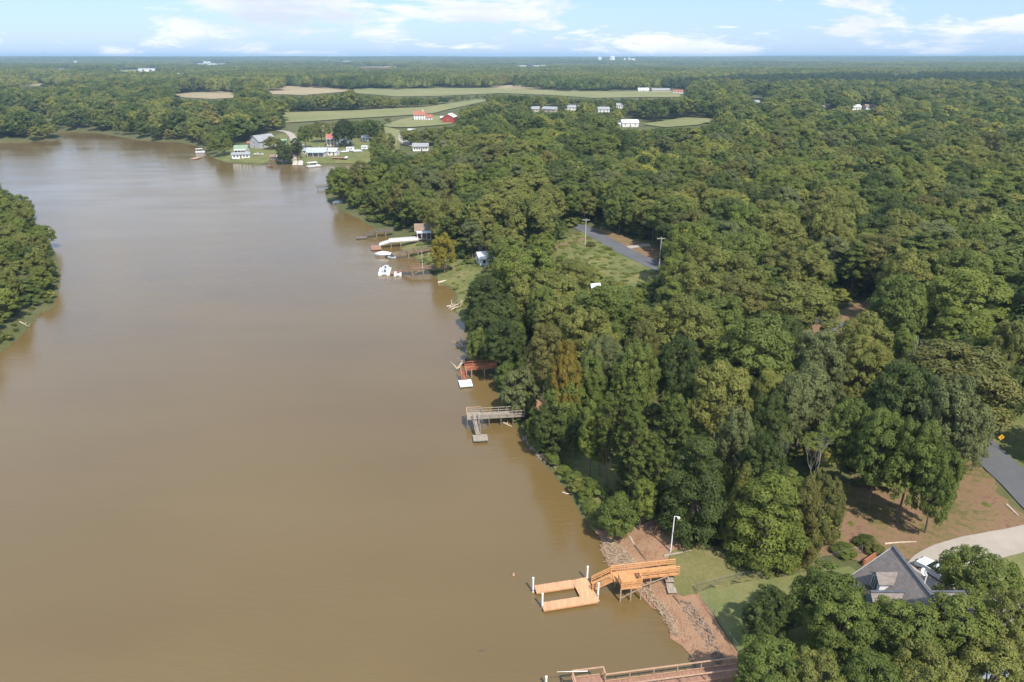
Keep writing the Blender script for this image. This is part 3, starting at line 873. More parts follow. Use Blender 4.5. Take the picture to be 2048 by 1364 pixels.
FARB = ((1757, 1761, 147, 152, 2300, 'white tank standing alone in the far woods'), (1788, 1797, 149, 154, 2200, 'small white roof beside the domed far building'), (1798, 1810, 147, 154, 2200, 'largest white domed building in the far woods'), (1837, 1843, 150, 154, 2200, 'white speck of a house past the domed building'), (1856, 1860, 151, 155, 2200, 'last white speck of a house in the far woods'),
    (117, 126, 138, 144, 2400, 'white farm building across the river woods'), (137, 151, 137, 144, 2400, 'wider white farm building across the river woods'), (162, 166, 140, 145, 2400, 'small white farm shed across the river woods'), (96, 99, 138, 146, 2400, 'slim white silo across the river woods'),
    (279, 312, 137, 145, 2300, 'long white farm sheds by a green field'), (349, 364, 147, 155, 1750, 'white house among the far trees'), (385, 400, 147, 152, 1750, 'low white house behind the far trees'), (330, 335, 147, 151, 1750, 'little white shed among the far trees'),
    (354, 384, 127, 131, 3600, 'long white warehouse at the far works'), (396, 460, 127, 131, 3500, 'longest pale warehouse at the far works'), (409, 414, 123, 131, 3450, 'white tower block of the far works'), (417, 421, 123, 131, 3450, 'thin white stack of the far works'), (151, 154, 122, 127, 3800, 'tiny white water tower in the distance'),
    (686, 700, 122, 126, 4200, 'white roof behind the distant dark wood'), (1033, 1053, 131, 135, 2900, 'pale long roof in the middle woods'), (1066, 1092, 131, 134, 2900, 'second pale long roof in the middle woods'), (1320, 1334, 136, 139, 2500, 'short pale roof in the middle woods'))
# parts of the picture where open ground, a building or a dock shows: trees keep clear of them
VIS = [
 [(1140, 1000), (1205, 1065), (1290, 1062), (1335, 1042), (1350, 1085), (1420, 1085), (1500, 1112), (1600, 1122), (1650, 1095), (1660, 1058), (1690, 990), (1720, 975), (1860, 985), (1930, 1000), (1945, 905), (1978, 890), (1990, 820), (2060, 790), (2200, 900), (2200, 1420), (1140, 1420)],
 [(1100, 485), (1160, 458), (1175, 440), (1195, 445), (1225, 465), (1300, 485), (1310, 480), (1325, 545), (1290, 556), (1250, 568), (1215, 545), (1160, 515), (1100, 503)],
 [(700, 455), (760, 445), (800, 462), (850, 468), (880, 480), (900, 520), (940, 530), (945, 545), (935, 575), (925, 620), (895, 632), (870, 600), (850, 560), (800, 520)],
 [(950, 507), (974, 507), (974, 530), (950, 532)], [(956, 488), (971, 488), (971, 502), (956, 502)], [(1022, 470), (1042, 470), (1042, 482), (1022, 482)],
 [(1215, 618), (1245, 608), (1258, 620), (1235, 638)], [(1184, 577), (1197, 577), (1197, 590), (1184, 590)], [(1620, 640), (1690, 610), (1740, 598), (1745, 625), (1690, 660), (1625, 665)],
 [(1490, 600), (1520, 595), (1520, 620), (1495, 622)], [(1690, 775), (1730, 770), (1735, 800), (1690, 805)],
 [(1040, 815), (1070, 800), (1115, 800), (1115, 815), (1060, 832)], [(1180, 915), (1230, 900), (1250, 940), (1200, 960)],
 [(430, 318), (440, 302), (470, 290), (505, 280), (515, 268), (550, 262), (600, 264), (640, 270), (660, 256), (690, 262), (700, 270), (730, 275), (738, 295), (735, 328), (600, 333), (450, 327)],
 [(785, 262), (800, 270), (822, 292), (860, 290), (862, 306), (815, 306), (790, 290)], [(1335, 0), (1336, 1), (1336, 0)],
 [(1236, 238), (1300, 238), (1300, 256), (1236, 256)], [(1053, 217), (1079, 217), (1079, 223), (1053, 223)], [(1087, 214), (1115, 214), (1115, 223), (1087, 223)], [(1127, 213), (1162, 213), (1162, 220), (1127, 220)], [(1194, 214), (1219, 214), (1219, 224), (1194, 224)], [(1232, 210), (1246, 210), (1246, 216), (1232, 216)], [(1644, 210), (1671, 210), (1671, 220), (1644, 220)], [(1703, 212), (1762, 210), (1762, 218), (1703, 219)],
 [(820, 223), (912, 223), (912, 248), (790, 250)], [(1500, 190), (1525, 190), (1525, 206), (1500, 206)], [(1275, 172), (1370, 172), (1370, 192), (1275, 192)],
 [(735, 325), (752, 325), (752, 350), (735, 350)], [(575, 255), (610, 255), (610, 268), (575, 268)], [(905, 370), (916, 370), (916, 395), (905, 395)], [(644, 390), (690, 398), (730, 440), (700, 432), (650, 410)],
] + [p for _, _, p in FIELDS] + [[(u0 - 1, vt), (u1 + 1, vt), (u1 + 1, vb - .5), (u0 - 1, vb - .5)] for u0, u1, vt, vb, _, _ in FARB] + [[(704, 134), (793, 134), (793, 137.5), (704, 137.5)]]

ALLT = []       # x, y, h, r, kind, leaf, hand-row index or -1, visible
for i, (u, v, h, wpx, kind, leaf, place) in enumerate(HAND):
    z = 3.0
    for _ in range(10):
        p = at(u, v, z + h)
        z = 0.5 * z + 0.5 * max(gz(p.x, p.y), 0.1)
    p = at(u, v, z + h)
    depth = p.y * _cp - (p.z - CAM_H) * _sp
    ALLT.append([p.x, p.y, h, wpx * depth / FPX / 2, kind, leaf, i])
hand_xy = np.array([[t[0], t[1], t[3]] for t in ALLT])

def scatter(x0, x1, y0, y1, s, g):
    xs, ys = np.meshgrid(np.arange(x0, x1, s), np.arange(y0, y1, s * 0.87))
    xs = xs + (np.arange(xs.shape[0]) % 2)[:, None] * s / 2
    xs = xs + g.uniform(-0.36, 0.36, xs.shape) * s; ys = ys + g.uniform(-0.36, 0.36, ys.shape) * s
    k = np.abs(xs) < (ys * 0.86 + 55)
    return xs[k], ys[k]

def clear_mask(x, y, z, h, r, polys=VIS):
    """True where a tree would hide nothing that the photograph shows"""
    ok = np.ones(len(x), bool)
    probes = [(0, 0.0), (0, 0.3), (0, 0.62), (0, 0.97), (-0.75, 0.62), (0.75, 0.62), (-0.8, 0.4), (0.8, 0.4), (-0.95, 0.55), (0.95, 0.55), (-0.55, 0.84), (0.55, 0.84), (0, 0.8), (0, 0.45), (0, 0.15)]
    for dx, f in probes:
        uv = project(np.stack([x + dx * r, y, z + f * h], 1))
        for poly in polys:
            ok &= ~in_poly(uv, poly)
    return ok

CAND = []
g = np.random.default_rng(5)
for (y0, y1, s, hlo, hhi, rk) in ((60, 330, 8.9, 12, 19, 0.40), (330, 620, 10.2, 11, 21, 0.42), (620, 1150, 11.5, 10, 22, 0.43)):
    x, y = scatter(-0.9 * y1 - 60, 0.9 * y1 + 60, y0, y1, s, g)
    sd = shore_dist(x, y)
    k = sd > np.where((y < 125) & (x > 0), 9.0, 1.0)
    x, y, sd = x[k], y[k], sd[k]
    h = g.uniform(hlo, hhi, len(x)) * (0.62 + 0.38 * sstep(1, 16, sd))
    left = (x < -60) & (y < 330)
    h = np.where(left, g.uniform(6.0, 9.5, len(x)), h)
    r = h * g.uniform(0.85, 1.2, len(x)) * rk
    z = height(x, y)
    VT = VIS + [[(1098, 925), (1150, 938), (1225, 962), (1215, 1000), (1192, 1040), (1150, 1008)]]
    ok = clear_mask(x, y, z, h, r, VT)
    for k_ in (0.62, 0.40):
        try_ = ~ok
        ok2 = clear_mask(x[try_], y[try_], z[try_], h[try_] * k_, r[try_] * k_, VT)
        ii = np.nonzero(try_)[0][ok2]
        h[ii] *= k_; r[ii] *= k_ * 1.12; ok[ii] = True
    d = np.hypot(x[:, None] - hand_xy[None, :, 0], y[:, None] - hand_xy[None, :, 1]) - hand_xy[None, :, 2] * 0.75 - r[:, None] * 0.55
    ok &= d.min(1) > 0
    for i in np.nonzero(ok)[0]:
        q = g.uniform()
        if left[i]: kind, leaf = 'oak' if q < 0.6 else 'bush', ('olive', 'lime', 'mid', 'olive', 'lime')[int(g.integers(5))]
        elif h[i] < 6.5: kind, leaf = 'bush', ('mid', 'olive', 'mid', 'grey', 'lime')[int(g.integers(5))]
        elif q < 0.012: kind, leaf = 'bare', 'mid'
        elif q < 0.022: kind, leaf = 'dying', 'lime'
        elif q < 0.10: kind, leaf = 'pine', 'pine'
        elif q < 0.26: kind, leaf = 'tall', ('mid', 'olive', 'lime', 'grey')[int(g.integers(4))]
        else: kind, leaf = 'oak', ('dark', 'dark', 'mid', 'mid', 'mid', 'grey', 'olive', 'olive', 'olive', 'lime', 'lime', 'brown')[int(g.integers(12))]
        if kind == 'oak' and (sd[i] < 16 or left[i] or g.uniform() < 0.35): kind = 'round'
        rr_ = r[i] * (0.72 if kind == 'tall' else 0.72 if kind == 'pine' else 1.0)
        CAND.append([x[i], y[i], h[i], rr_, kind, leaf, -1])

# ---- how much of each crown the photograph shows
near = [t for t in ALLT + CAND if t[1] < 480]
near.sort(key=lambda t: -t[1])
buf = np.full((341, 512), -1, int)
yy, xx = np.mgrid[0:341, 0:512]
zz = height(np.array([t[0] for t in near]), np.array([t[1] for t in near]))
for i, t in enumerate(near):
    (u0, v0), (u1, v1) = project([[t[0], t[1], zz[i] + t[2]], [t[0] + t[3], t[1], zz[i] + t[2] * 0.55]])
    rad_ = max(u1 - project([[t[0], t[1], zz[i] + t[2] * 0.55]])[0][0], 2) / 4
    cxp, cyp = u0 / 4, v0 / 4 + rad_ * 0.9
    x0, x1, y0, y1 = int(cxp - rad_) - 1, int(cxp + rad_) + 2, int(cyp - rad_) - 1, int(cyp + rad_ * 1.4) + 2
    x0, x1, y0, y1 = max(x0, 0), min(x1, 512), max(y0, 0), min(y1, 341)
    if x1 <= x0 or y1 <= y0: continue
    e = ((xx[y0:y1, x0:x1] - cxp) / rad_) ** 2 + ((yy[y0:y1, x0:x1] - cyp) / rad_) ** 2 < 1
    buf[y0:y1, x0:x1][e] = i
cnt = np.bincount(buf[buf >= 0].ravel(), minlength=len(near))
hand_i = [i for i, t in enumerate(near) if t[6] >= 0]
hand_far = [t for t in ALLT if t[1] >= 480]
free = sorted([i for i, t in enumerate(near) if t[6] < 0 and cnt[i] >= 6], key=lambda i: -cnt[i])
N_OF = {'bare_tree': 20, 'dying_tree': 20, 'broadleaf_tree': 296, 'pine_tree': 90, 'shore_shrub': 90}
have = {}
chosen = list(hand_i)
for i in hand_i:
    k = KINDNAME[near[i][4]][0]; have[k] = have.get(k, 0) + 1
for i in free:
    k = KINDNAME[near[i][4]][0]
    if have.get(k, 0) < N_OF[k]:
        have[k] = have.get(k, 0) + 1; chosen.append(i)
chosen_set = set(chosen)

def zone(x, y):
    if x < -60 and y < 330: return 'across the river', 'trees on the bank across the river'
    sd = float(shore_dist(np.array([x]), np.array([y]))[0])
    rx = float(np.interp(y, [70, 95, 120, 160, 200, 250], [68, 78, 88, 70, 52, 40]))
    if sd < 14: return ('along the pier bank' if y < 205 else 'past the docks'), 'trees along the river bank'
    if x > rx + 6: return ('beyond the road' if y < 230 else 'on the wooded hill'), 'trees in the wood beyond the road'
    return ('between river and road' if y < 205 else 'among the cottages'), 'trees in the wood by the river'

cxy = np.array([[near[i][0], near[i][1]] for i in chosen])
def looks(h, r):
    return ('short ' if h < 9 else 'tall ' if h > 15.5 else '') + ('wide ' if r / h > 0.45 else 'slim ' if r / h < 0.35 else '')
for i in chosen:
    x, y, h, r, kind, leaf, hi = near[i]
    if hi >= 0:
        lw = '' if kind == 'bare' else LEAFWORD[leaf] + (' leaved ' if kind == 'dying' else ' ')
        lab = lw + KINDNAME[kind][1] + ' ' + HAND[hi][6]
        grp = 'trees that stand out' if kind not in ('bush',) else 'shrubs on the bank'
    else:
        pl, grp = zone(x, y)
        dn = np.hypot(cxy[:, 0] - x, cxy[:, 1] - y); dn[dn < 0.01] = 1e9
        nb = near[chosen[int(dn.argmin())]]
        lab = looks(h, r) + ('' if kind == 'bare' else LEAFWORD[leaf] + ' ') + KINDNAME[kind][1] + ' by ' + ('a leafless' if nb[4] == 'bare' else ('an ' if nb[5] in ('olive', 'orange') else 'a ') + LEAFWORD[nb[5]]) + ' one ' + pl
    plant(kind, x, y, h, r, leaf, lab, grp)
for t in hand_far:
    x, y, h, r, kind, leaf, hi = t
    plant(kind, x, y, h, r, leaf, LEAFWORD[leaf] + ' ' + KINDNAME[kind][1] + ' ' + HAND[hi][6], 'trees that stand out')
woods = [t for i, t in enumerate(near) if i not in chosen_set and t[6] < 0] + [t for t in CAND if t[1] >= 480]

# ---- the woodland that reads as one mass: instances of lighter trees, and farther off of whole stands
stock = bpy.data.collections.new('woodland_stock')
def stock_obj(i, me):
    o = bpy.data.objects.new('stock_%02d' % i, me); stock.objects.link(o)
def lite(seed, H, RR, n, per, leaves, size, base=0.12, clump=0.24, mat='wood'):
    g_ = np.random.default_rng(seed)
    me = crown_mesh('stand', broad_lobes(g_, H, RR, base, n), per, leaves, size, seed + 1, H, RR, clump=clump, rough=0.16)
    me.materials[0] = LEAF[mat]
    return me
for i in range(4): stock_obj(i, lite(400 + i, 16, 5.6, 19, 12, 24, 0.36, clump=0.17))                 # 0-3 middle distance
g_ = np.random.default_rng(420); stock_obj(4, pine_mesh('stand', pine_tufts(g_, 17, 3.6, 0.3), 16, 0.5, 421))
for i in range(3): stock_obj(5 + i, lite(430 + i, 16, 5.6, 17, 9, 13, 0.55, clump=0.22))    # 5-7 far trees
def stand(seed, mat, side=90.0, n=84):
    g_ = np.random.default_rng(seed)
    Vs, Fs, As = [], [], []
    k = 0
    for j in range(n):
        cx_, cy_2 = g_.uniform(-side / 2, side / 2, 2)
        h_ = g_.uniform(10, 21); r_ = g_.uniform(4.0, 8.5)
        nl = 130
        d = sphere_dirs(g_, nl, -0.35)
        bump = 1 + 0.18 * np.sin(d[:, :1] * 7 + j) * np.sin(d[:, 1:2] * 6)
        C = np.array([cx_, cy_2, h_ * 0.58]) + d * np.array([r_, r_, h_ * 0.42]) * bump
        V, Fq = leaf_quads(g_, C, unit(d + 0.13 * g_.normal(size=d.shape) + np.array([0, 0, 0.25])), 1.25, 0.75)
        Vs.append(V); Fs.append(Fq + k); k += len(V)
        As.append(np.clip(g_.uniform(0.05, 0.95) + g_.normal(0, 0.08, len(V)), 0, 1))
    return np_mesh('stand', np.concatenate(Vs), np.concatenate(Fs), LEAF[mat], {'lv': np.concatenate(As)})
for i in range(3): stock_obj(8 + i, stand(450 + i, 'wood'))
for i in range(2): stock_obj(11 + i, stand(460 + i, 'evergreen_and_cloud_shade'))

PTS, IDX, SCL, ROT = [], [], [], []
g = np.random.default_rng(77)
WZ = height(np.array([t[0] for t in woods]), np.array([t[1] for t in woods]))
for wi, (x, y, h, r, kind, leaf, _) in enumerate(woods):
    far_ = y > 520
    if kind in ('bare', 'dying'): continue
    if kind == 'pine': i_, s_ = 4, (r / 3.6, r / 3.6, h / 17)
    else:
        i_ = int(g.integers(5, 8)) if far_ else int(g.integers(0, 4))
        s_ = (r / 5.6, r / 5.6, h / 16)
    PTS.append((x, y, WZ[wi] - 0.2)); IDX.append(i_); SCL.append(s_); ROT.append(g.uniform(0, 6.28))
for (y0, y1, s, sc) in ((1150, 3200, 66, 1.0), (3200, 8200, 150, 2.2), (8200, 12500, 300, 4.0)):
    x, y = scatter(-0.86 * y1 - 200, 0.86 * y1 + 200, y0, y1, s, g)
    z = height(x, y)
    ok = clear_mask(x, y, z, np.full(len(x), 17.0), np.full(len(x), 30.0 * sc))
    x, y, z = x[ok], y[ok], z[ok]
    uv = project(np.stack([x, y, z + 10], 1))
    dark = in_poly(uv, [(1370, 165), (1480, 158), (1700, 152), (2100, 150), (2100, 196), (1900, 192), (1600, 190), (1400, 190)])  # far woods in cloud shadow: the shade is put into darker leaf colour
    for i in range(len(x)):
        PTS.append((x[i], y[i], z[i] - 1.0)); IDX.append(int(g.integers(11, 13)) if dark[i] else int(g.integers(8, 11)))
        SCL.append((sc, sc, 1.0 + 0.12 * (sc - 1) * 0.6)); ROT.append(g.uniform(0, 6.28))
# ---- undergrowth below and between the trees
UP, UI, US, UR = [], [], [], []
x, y = scatter(-330, 330, 60, 380, 3.3, g)
sd = shore_dist(x, y); k = sd > 0.6
x, y, sd = x[k], y[k], sd[k]
z = height(x, y); h = g.uniform(1.0, 3.6, len(x)) * (0.5 + 0.5 * sstep(0, 6, sd)); r = h * g.uniform(0.5, 0.8, len(x))
tight = [[(1207, 1069), (1260, 1068), (1335, 1045), (1350, 1080), (1420, 1085), (1500, 1112), (1600, 1122), (1650, 1095), (1670, 1040), (1690, 985), (1860, 985), (1930, 985), (1950, 905), (1978, 890), (1995, 840), (2060, 830), (2200, 900), (2200, 1420), (1204, 1420)]] + VIS[1:]
ok = clear_mask(x, y, z, h, r, tight) & (g.uniform(size=len(x)) < 0.85)
for i in np.nonzero(ok)[0]:
    UP.append((x[i], y[i], z[i] - 0.1)); UI.append(int(g.integers(0, 3))); US.append((r[i] / 5.6, r[i] / 5.6, h[i] / 16)); UR.append(g.uniform(0, 6.28))
def cover(name, label, cat, P, I, S, T, coll):
    """one mass of plants: a point for each, an instance on each point"""
    me = bpy.data.meshes.new(name)
    me.from_pydata(P, [], [])
    a = me.attributes.new('pick', 'INT', 'POINT'); a.data.foreach_set('value', np.array(I, np.int32))
    a = me.attributes.new('size', 'FLOAT_VECTOR', 'POINT'); a.data.foreach_set('vector', np.array(S, np.float32).ravel())
    a = me.attributes.new('turn', 'FLOAT', 'POINT'); a.data.foreach_set('value', np.array(T, np.float32))
    o = bpy.data.objects.new(name, me)
    COL.objects.link(o)
    tag(o, label, cat, kind='stuff')
    ng = bpy.data.node_groups.new(name, 'GeometryNodeTree')
    ng.interface.new_socket('Geometry', in_out='INPUT', socket_type='NodeSocketGeometry')
    ng.interface.new_socket('Geometry', in_out='OUTPUT', socket_type='NodeSocketGeometry')
    gi = ng.nodes.new('NodeGroupInput'); go = ng.nodes.new('NodeGroupOutput')
    ci = ng.nodes.new('GeometryNodeCollectionInfo'); ci.inputs['Collection'].default_value = coll
    ci.inputs['Separate Children'].default_value = True; ci.inputs['Reset Children'].default_value = True
    ip = ng.nodes.new('GeometryNodeInstanceOnPoints'); ip.inputs['Pick Instance'].default_value = True
    def named(nm, ty):
        q = ng.nodes.new('GeometryNodeInputNamedAttribute'); q.data_type = ty; q.inputs['Name'].default_value = nm
        return q
    a1, a2, a3 = named('pick', 'INT'), named('size', 'FLOAT_VECTOR'), named('turn', 'FLOAT')
    cx_ = ng.nodes.new('ShaderNodeCombineXYZ')
    L_ = ng.links.new
    L_(gi.outputs[0], ip.inputs['Points']); L_(ci.outputs[0], ip.inputs['Instance'])
    L_(a1.outputs['Attribute'], ip.inputs['Instance Index']); L_(a2.outputs['Attribute'], ip.inputs['Scale'])
    L_(a3.outputs['Attribute'], cx_.inputs['Z']); L_(cx_.outputs[0], ip.inputs['Rotation'])
    L_(ip.outputs[0], go.inputs[0])
    md = o.modifiers.new(name, 'NODES'); md.node_group = ng
    return o
cover('woodland', 'mixed green woodland that covers the land to the horizon', 'woodland', PTS, IDX, SCL, ROT, stock)
scrub = bpy.data.collections.new('scrub_stock')
for i in range(3):
    o_ = bpy.data.objects.new('scrub_%d' % i, lite(480 + i, 16, 5.6, 7, 9, 22, 0.75, base=0.0, clump=0.34)); scrub.objects.link(o_)
sx, sy = scatter(-60, 200, 60, 330, 1.7, g)
sz = height(sx, sy); ssd = shore_dist(sx, sy)
suv = project(np.stack([sx, sy, sz], 1))
weedy = np.zeros(len(sx), bool)
for poly in ([(1085, 505), (1120, 478), (1160, 466), (1215, 494), (1262, 520), (1310, 546), (1300, 600), (1240, 660), (1160, 640), (1090, 560)], [(805, 498), (880, 470), (960, 500), (965, 560), (930, 650), (905, 577), (850, 529)], [(1560, 1085), (1640, 1040), (1700, 1000), (1900, 1000), (2010, 1010), (1960, 1080), (1760, 1115), (1650, 1108)]):
    weedy |= in_poly(suv, poly)
keep_ = weedy & (ssd > 0.5) & (g.uniform(size=len(sx)) < np.where(suv[:, 1] > 800, 0.05, 0.34))
for q_ in np.nonzero(keep_)[0]:
    hh_ = g.uniform(0.2, 0.75) if suv[q_, 1] < 800 else g.uniform(0.12, 0.35)
    UP.append((sx[q_], sy[q_], sz[q_] - 0.05)); UI.append(int(g.integers(3, 5))); US.append((hh_ * 1.5 / 5.6, hh_ * g.uniform(1.0, 2.2) / 5.6, hh_ * 0.7 / 16)); UR.append(g.uniform(0, 6.28))
for i in range(2):
    o_ = bpy.data.objects.new('scrub_%d' % (3 + i), lite(490 + i, 16, 5.6, 7, 9, 22, 0.75, base=0.0, clump=0.34, mat=('lime', 'olive')[i])); scrub.objects.link(o_)
cover('undergrowth', 'tangled green undergrowth below the trees', 'undergrowth', UP, UI, US, UR, scrub)
print('TREES', len(chosen), have, 'woods', len(woods), 'points', len(PTS))

# =================================================================== THINGS
M_orange = paint('stained_orange_wood', (0.60, 0.30, 0.125), 0.75, 0.16, 2.2, bump=0.1)
M_orange_d = paint('orange_float_boards', (0.62, 0.335, 0.18), 0.8, 0.2, 1.0, bump=0.1, streak=(6, 0.7, 1))
M_redwood = paint('faded_red_wood', (0.36, 0.135, 0.085), 0.85, 0.2, 2.0, bump=0.1)
M_redwood2 = paint('red_brown_boards', (0.33, 0.18, 0.12), 0.85, 0.28, 1.6, bump=0.1, streak=(4, 0.8, 1))
M_tanrail = paint('pale_tan_wood', (0.43, 0.265, 0.165), 0.85, 0.15, 2.0)
M_red = paint('red_stain_wood', (0.40, 0.145, 0.075), 0.8, 0.25, 1.6, bump=0.1)
M_grey = paint('weathered_grey_wood', (0.33, 0.275, 0.215), 0.9, 0.32, 1.8, bump=0.2, streak=(4, 0.8, 1))
M_greyd = paint('dark_grey_wood', (0.17, 0.14, 0.115), 0.9, 0.25, 1.8, bump=0.2)
M_brownw = paint('brown_dock_wood', (0.25, 0.155, 0.105), 0.9, 0.25, 1.8, bump=0.2)
M_pile = paint('raw_post_wood', (0.36, 0.27, 0.18), 0.9, 0.25, 2.5)
M_white = paint('white_paint', (0.78, 0.78, 0.76), 0.55, 0.05, 1.5)
M_pvc = paint('white_plastic', (0.80, 0.80, 0.78), 0.4, 0.04, 1.5)
M_teal = paint('pale_blue_float', (0.62, 0.70, 0.70), 0.6, 0.08, 1.2)
M_black = paint('black_float', (0.03, 0.03, 0.03), 0.6, 0.2, 2.0)
M_wire = paint('dull_wire', (0.20, 0.20, 0.185), 0.7, 0.15, 3.0)
M_steel = paint('galvanised_steel', (0.45, 0.46, 0.46), 0.45, 0.1, 3.0, metal=0.6)
M_glass = paint('window_glass', (0.035, 0.045, 0.055), 0.12, 0.2, 0.6, spec=0.6)
M_shingle = paint('grey_shingle', (0.225, 0.188, 0.165), 0.95, 0.22, 1.6, bump=0.25, streak=(1, 1, 6))
M_shingle2 = paint('dark_shingle', (0.10, 0.105, 0.115), 0.95, 0.2, 1.6, bump=0.2)
M_brick = paint('orange_brick', (0.36, 0.15, 0.08), 0.9, 0.25, 6.0, bump=0.2)
M_siding = paint('white_siding', (0.70, 0.69, 0.66), 0.6, 0.06, 1.2, streak=(1, 1, 8))
M_siding_b = paint('blue_grey_siding_and_shade', (0.36, 0.41, 0.45), 0.6, 0.08, 1.2, streak=(1, 1, 8))
M_roof_red = paint('red_roof', (0.36, 0.135, 0.09), 0.7, 0.15, 0.6)
M_roof_green = paint('green_roof', (0.23, 0.31, 0.20), 0.7, 0.12, 0.6)
M_roof_blue = paint('pale_blue_metal_roof', (0.42, 0.48, 0.51), 0.5, 0.08, 0.6)
M_roof_grey = paint('grey_roof', (0.30, 0.30, 0.30), 0.8, 0.12, 0.6)
M_roof_brown = paint('brown_roof', (0.24, 0.17, 0.12), 0.85, 0.15, 0.6)
M_roof_white = paint('white_metal_roof', (0.72, 0.72, 0.71), 0.5, 0.06, 0.4)
M_barn_red = paint('barn_red', (0.36, 0.06, 0.045), 0.8, 0.15, 0.8)
M_tanwall = paint('tan_wall', (0.46, 0.40, 0.32), 0.8, 0.1, 0.8)
M_greywall = paint('grey_wall', (0.42, 0.42, 0.42), 0.8, 0.1, 0.8)
M_brownwall = paint('brown_wall', (0.21, 0.13, 0.085), 0.85, 0.15, 0.8)
M_darkred = paint('dark_red_wall', (0.20, 0.05, 0.04), 0.85, 0.15, 0.8)
M_conc = paint('pale_concrete', (0.50, 0.46, 0.40), 0.9, 0.15, 0.8)
M_rock = paint('grey_rock', (0.25, 0.19, 0.145), 0.95, 0.4, 1.2, bump=0.6)
M_straw = paint('bleached_sticks', (0.40, 0.29, 0.19), 0.95, 0.3, 2.5)
M_brush = paint('cut_brush', (0.20, 0.13, 0.10), 0.95, 0.3, 2.5)
M_log = paint('bleached_log', (0.50, 0.40, 0.29), 0.9, 0.25, 2.0, bump=0.3)
M_edge = paint('dark_timber', (0.12, 0.085, 0.06), 0.95, 0.3, 2.0, bump=0.3)
M_yellow = paint('sign_yellow', (0.75, 0.42, 0.02), 0.5, 0.08, 3.0)
M_blue = paint('blue_cover', (0.06, 0.12, 0.26), 0.6, 0.15, 2.0)
M_hull = paint('white_hull', (0.78, 0.79, 0.79), 0.3, 0.04, 1.5)
M_tyre = paint('tyre_rubber', (0.03, 0.03, 0.03), 0.8, 0.2, 3.0)
M_seat = paint('boat_seat', (0.10, 0.10, 0.11), 0.6, 0.2, 3.0)

def V3(p, z): return Vector((p[0], p[1], z))

def boards(mb, A, B, w, za, zb, bw=0.145, th=0.045, seed=0):
    """planks laid across the line A-B"""
    rr_ = random.Random(seed)
    A = Vector(A[:2]); B = Vector(B[:2]); d = B - A; L = d.length; d.normalize()
    s = Vector((-d.y, d.x)); n_ = max(1, int(L / bw))
    ang = math.atan2(d.y, d.x); sl = (zb - za) / L
    for i in range(n_):
        t = (i + 0.5) * L / n_
        p = A + d * t
        c = V3(p, za + sl * t + rr_.uniform(-0.004, 0.004))
        e = s * (w / 2 + rr_.uniform(-0.012, 0.012))
        mb.beam(c - e.to_3d(), c + e.to_3d(), L / n_ - 0.014, th, up=(0, 0, 1))

def walkway(t, A, B, w, za, zb, deck, rail, sides=(1, -1), rails=(0.42, 0.74, 1.05), post_step=1.8, rail_w=0.14, seed=0, bw=0.145, thick=0.05, open_rail=False):
    A = Vector(A[:2]); B = Vector(B[:2]); d = (B - A); L = d.length; d.normalize(); s = Vector((-d.y, d.x))
    mb = MB(); boards(mb, A, B, w, za, zb, seed=seed, bw=bw)
    o = mb.build('deck_boards', deck, t); o['kind'] = 'stuff'
    for k in (-1, 1):
        e = s * k * (w / 2 - 0.05)
        MB().beam(V3(A + e, za - 0.14), V3(B + e, zb - 0.14), 0.05, 0.2).build('stringer', deck, t)
    for k in sides:
        e = s * k * (w / 2 - 0.04)
        n_ = max(2, int(round(L / post_step)) + 1)
        for i in range(n_):
            f = i / (n_ - 1)
            p = A.lerp(B, f) + e; z = za + (zb - za) * f
            MB().beam(V3(p, z - 0.2), V3(p, z + rails[-1]), 0.09, 0.09).build('rail_post', rail, t)
        for j, h in enumerate(rails):
            e2 = e * (1 + (0.06 if j < len(rails) - 1 else 0))
            if j == len(rails) - 1:
                MB().beam(V3(A + e2, za + h + 0.02), V3(B + e2, zb + h + 0.02), 0.16, 0.045).build('handrail', rail, t)
            else:
                MB().beam(V3(A + e2, za + h), V3(B + e2, zb + h), 0.045, rail_w).build('rail', rail, t)

def piles(t, pts, ztop, mat, r=0.11, brace=None):
    for p in pts:
        zb = min(gz(p[0], p[1]), 0.0) - 0.4 if gz(p[0], p[1]) < 0.05 else gz(p[0], p[1]) - 0.3
        MB().beam((p[0], p[1], zb), (p[0], p[1], ztop), 2 * r, 2 * r).build('support_post', mat, t)
    if brace:
        for i, j in brace:
            a, b_ = pts[i], pts[j]
            MB().beam((a[0], a[1], 0.45), (b_[0], b_[1], ztop - 0.25), 0.06, 0.14).build('cross_brace', mat, t)

def float_box(t, poly, z, deck, dirn, bw=0.145, name='deck_boards', skirt=None):
    """floating deck over a quad a-b-c-d, planks run across a-b"""
    a, b_, c, d = [Vector(p[:2]) for p in poly]
    mid0, mid1 = (a + d) / 2, (b_ + c) / 2
    w = ((d - a).length + (c - b_).length) / 2
    mb = MB(); boards(mb, mid0, mid1, w, z, z, bw=bw)
    o = mb.build(name, deck, t); o['kind'] = 'stuff'
    dd = (mid1 - mid0); L = dd.length; ang = math.atan2(dd.y, dd.x); m_ = (mid0 + mid1) / 2
    MB().box((m_.x, m_.y, z - 0.115), (L - 0.05, w - 0.05, 0.17), ang).build('float_frame', deck if skirt is None else skirt, t)
    MB().box((m_.x, m_.y, z - 0.35), (L * 0.86, w * 0.8, 0.29), ang).build('float_drum', M_black, t)
    return ang

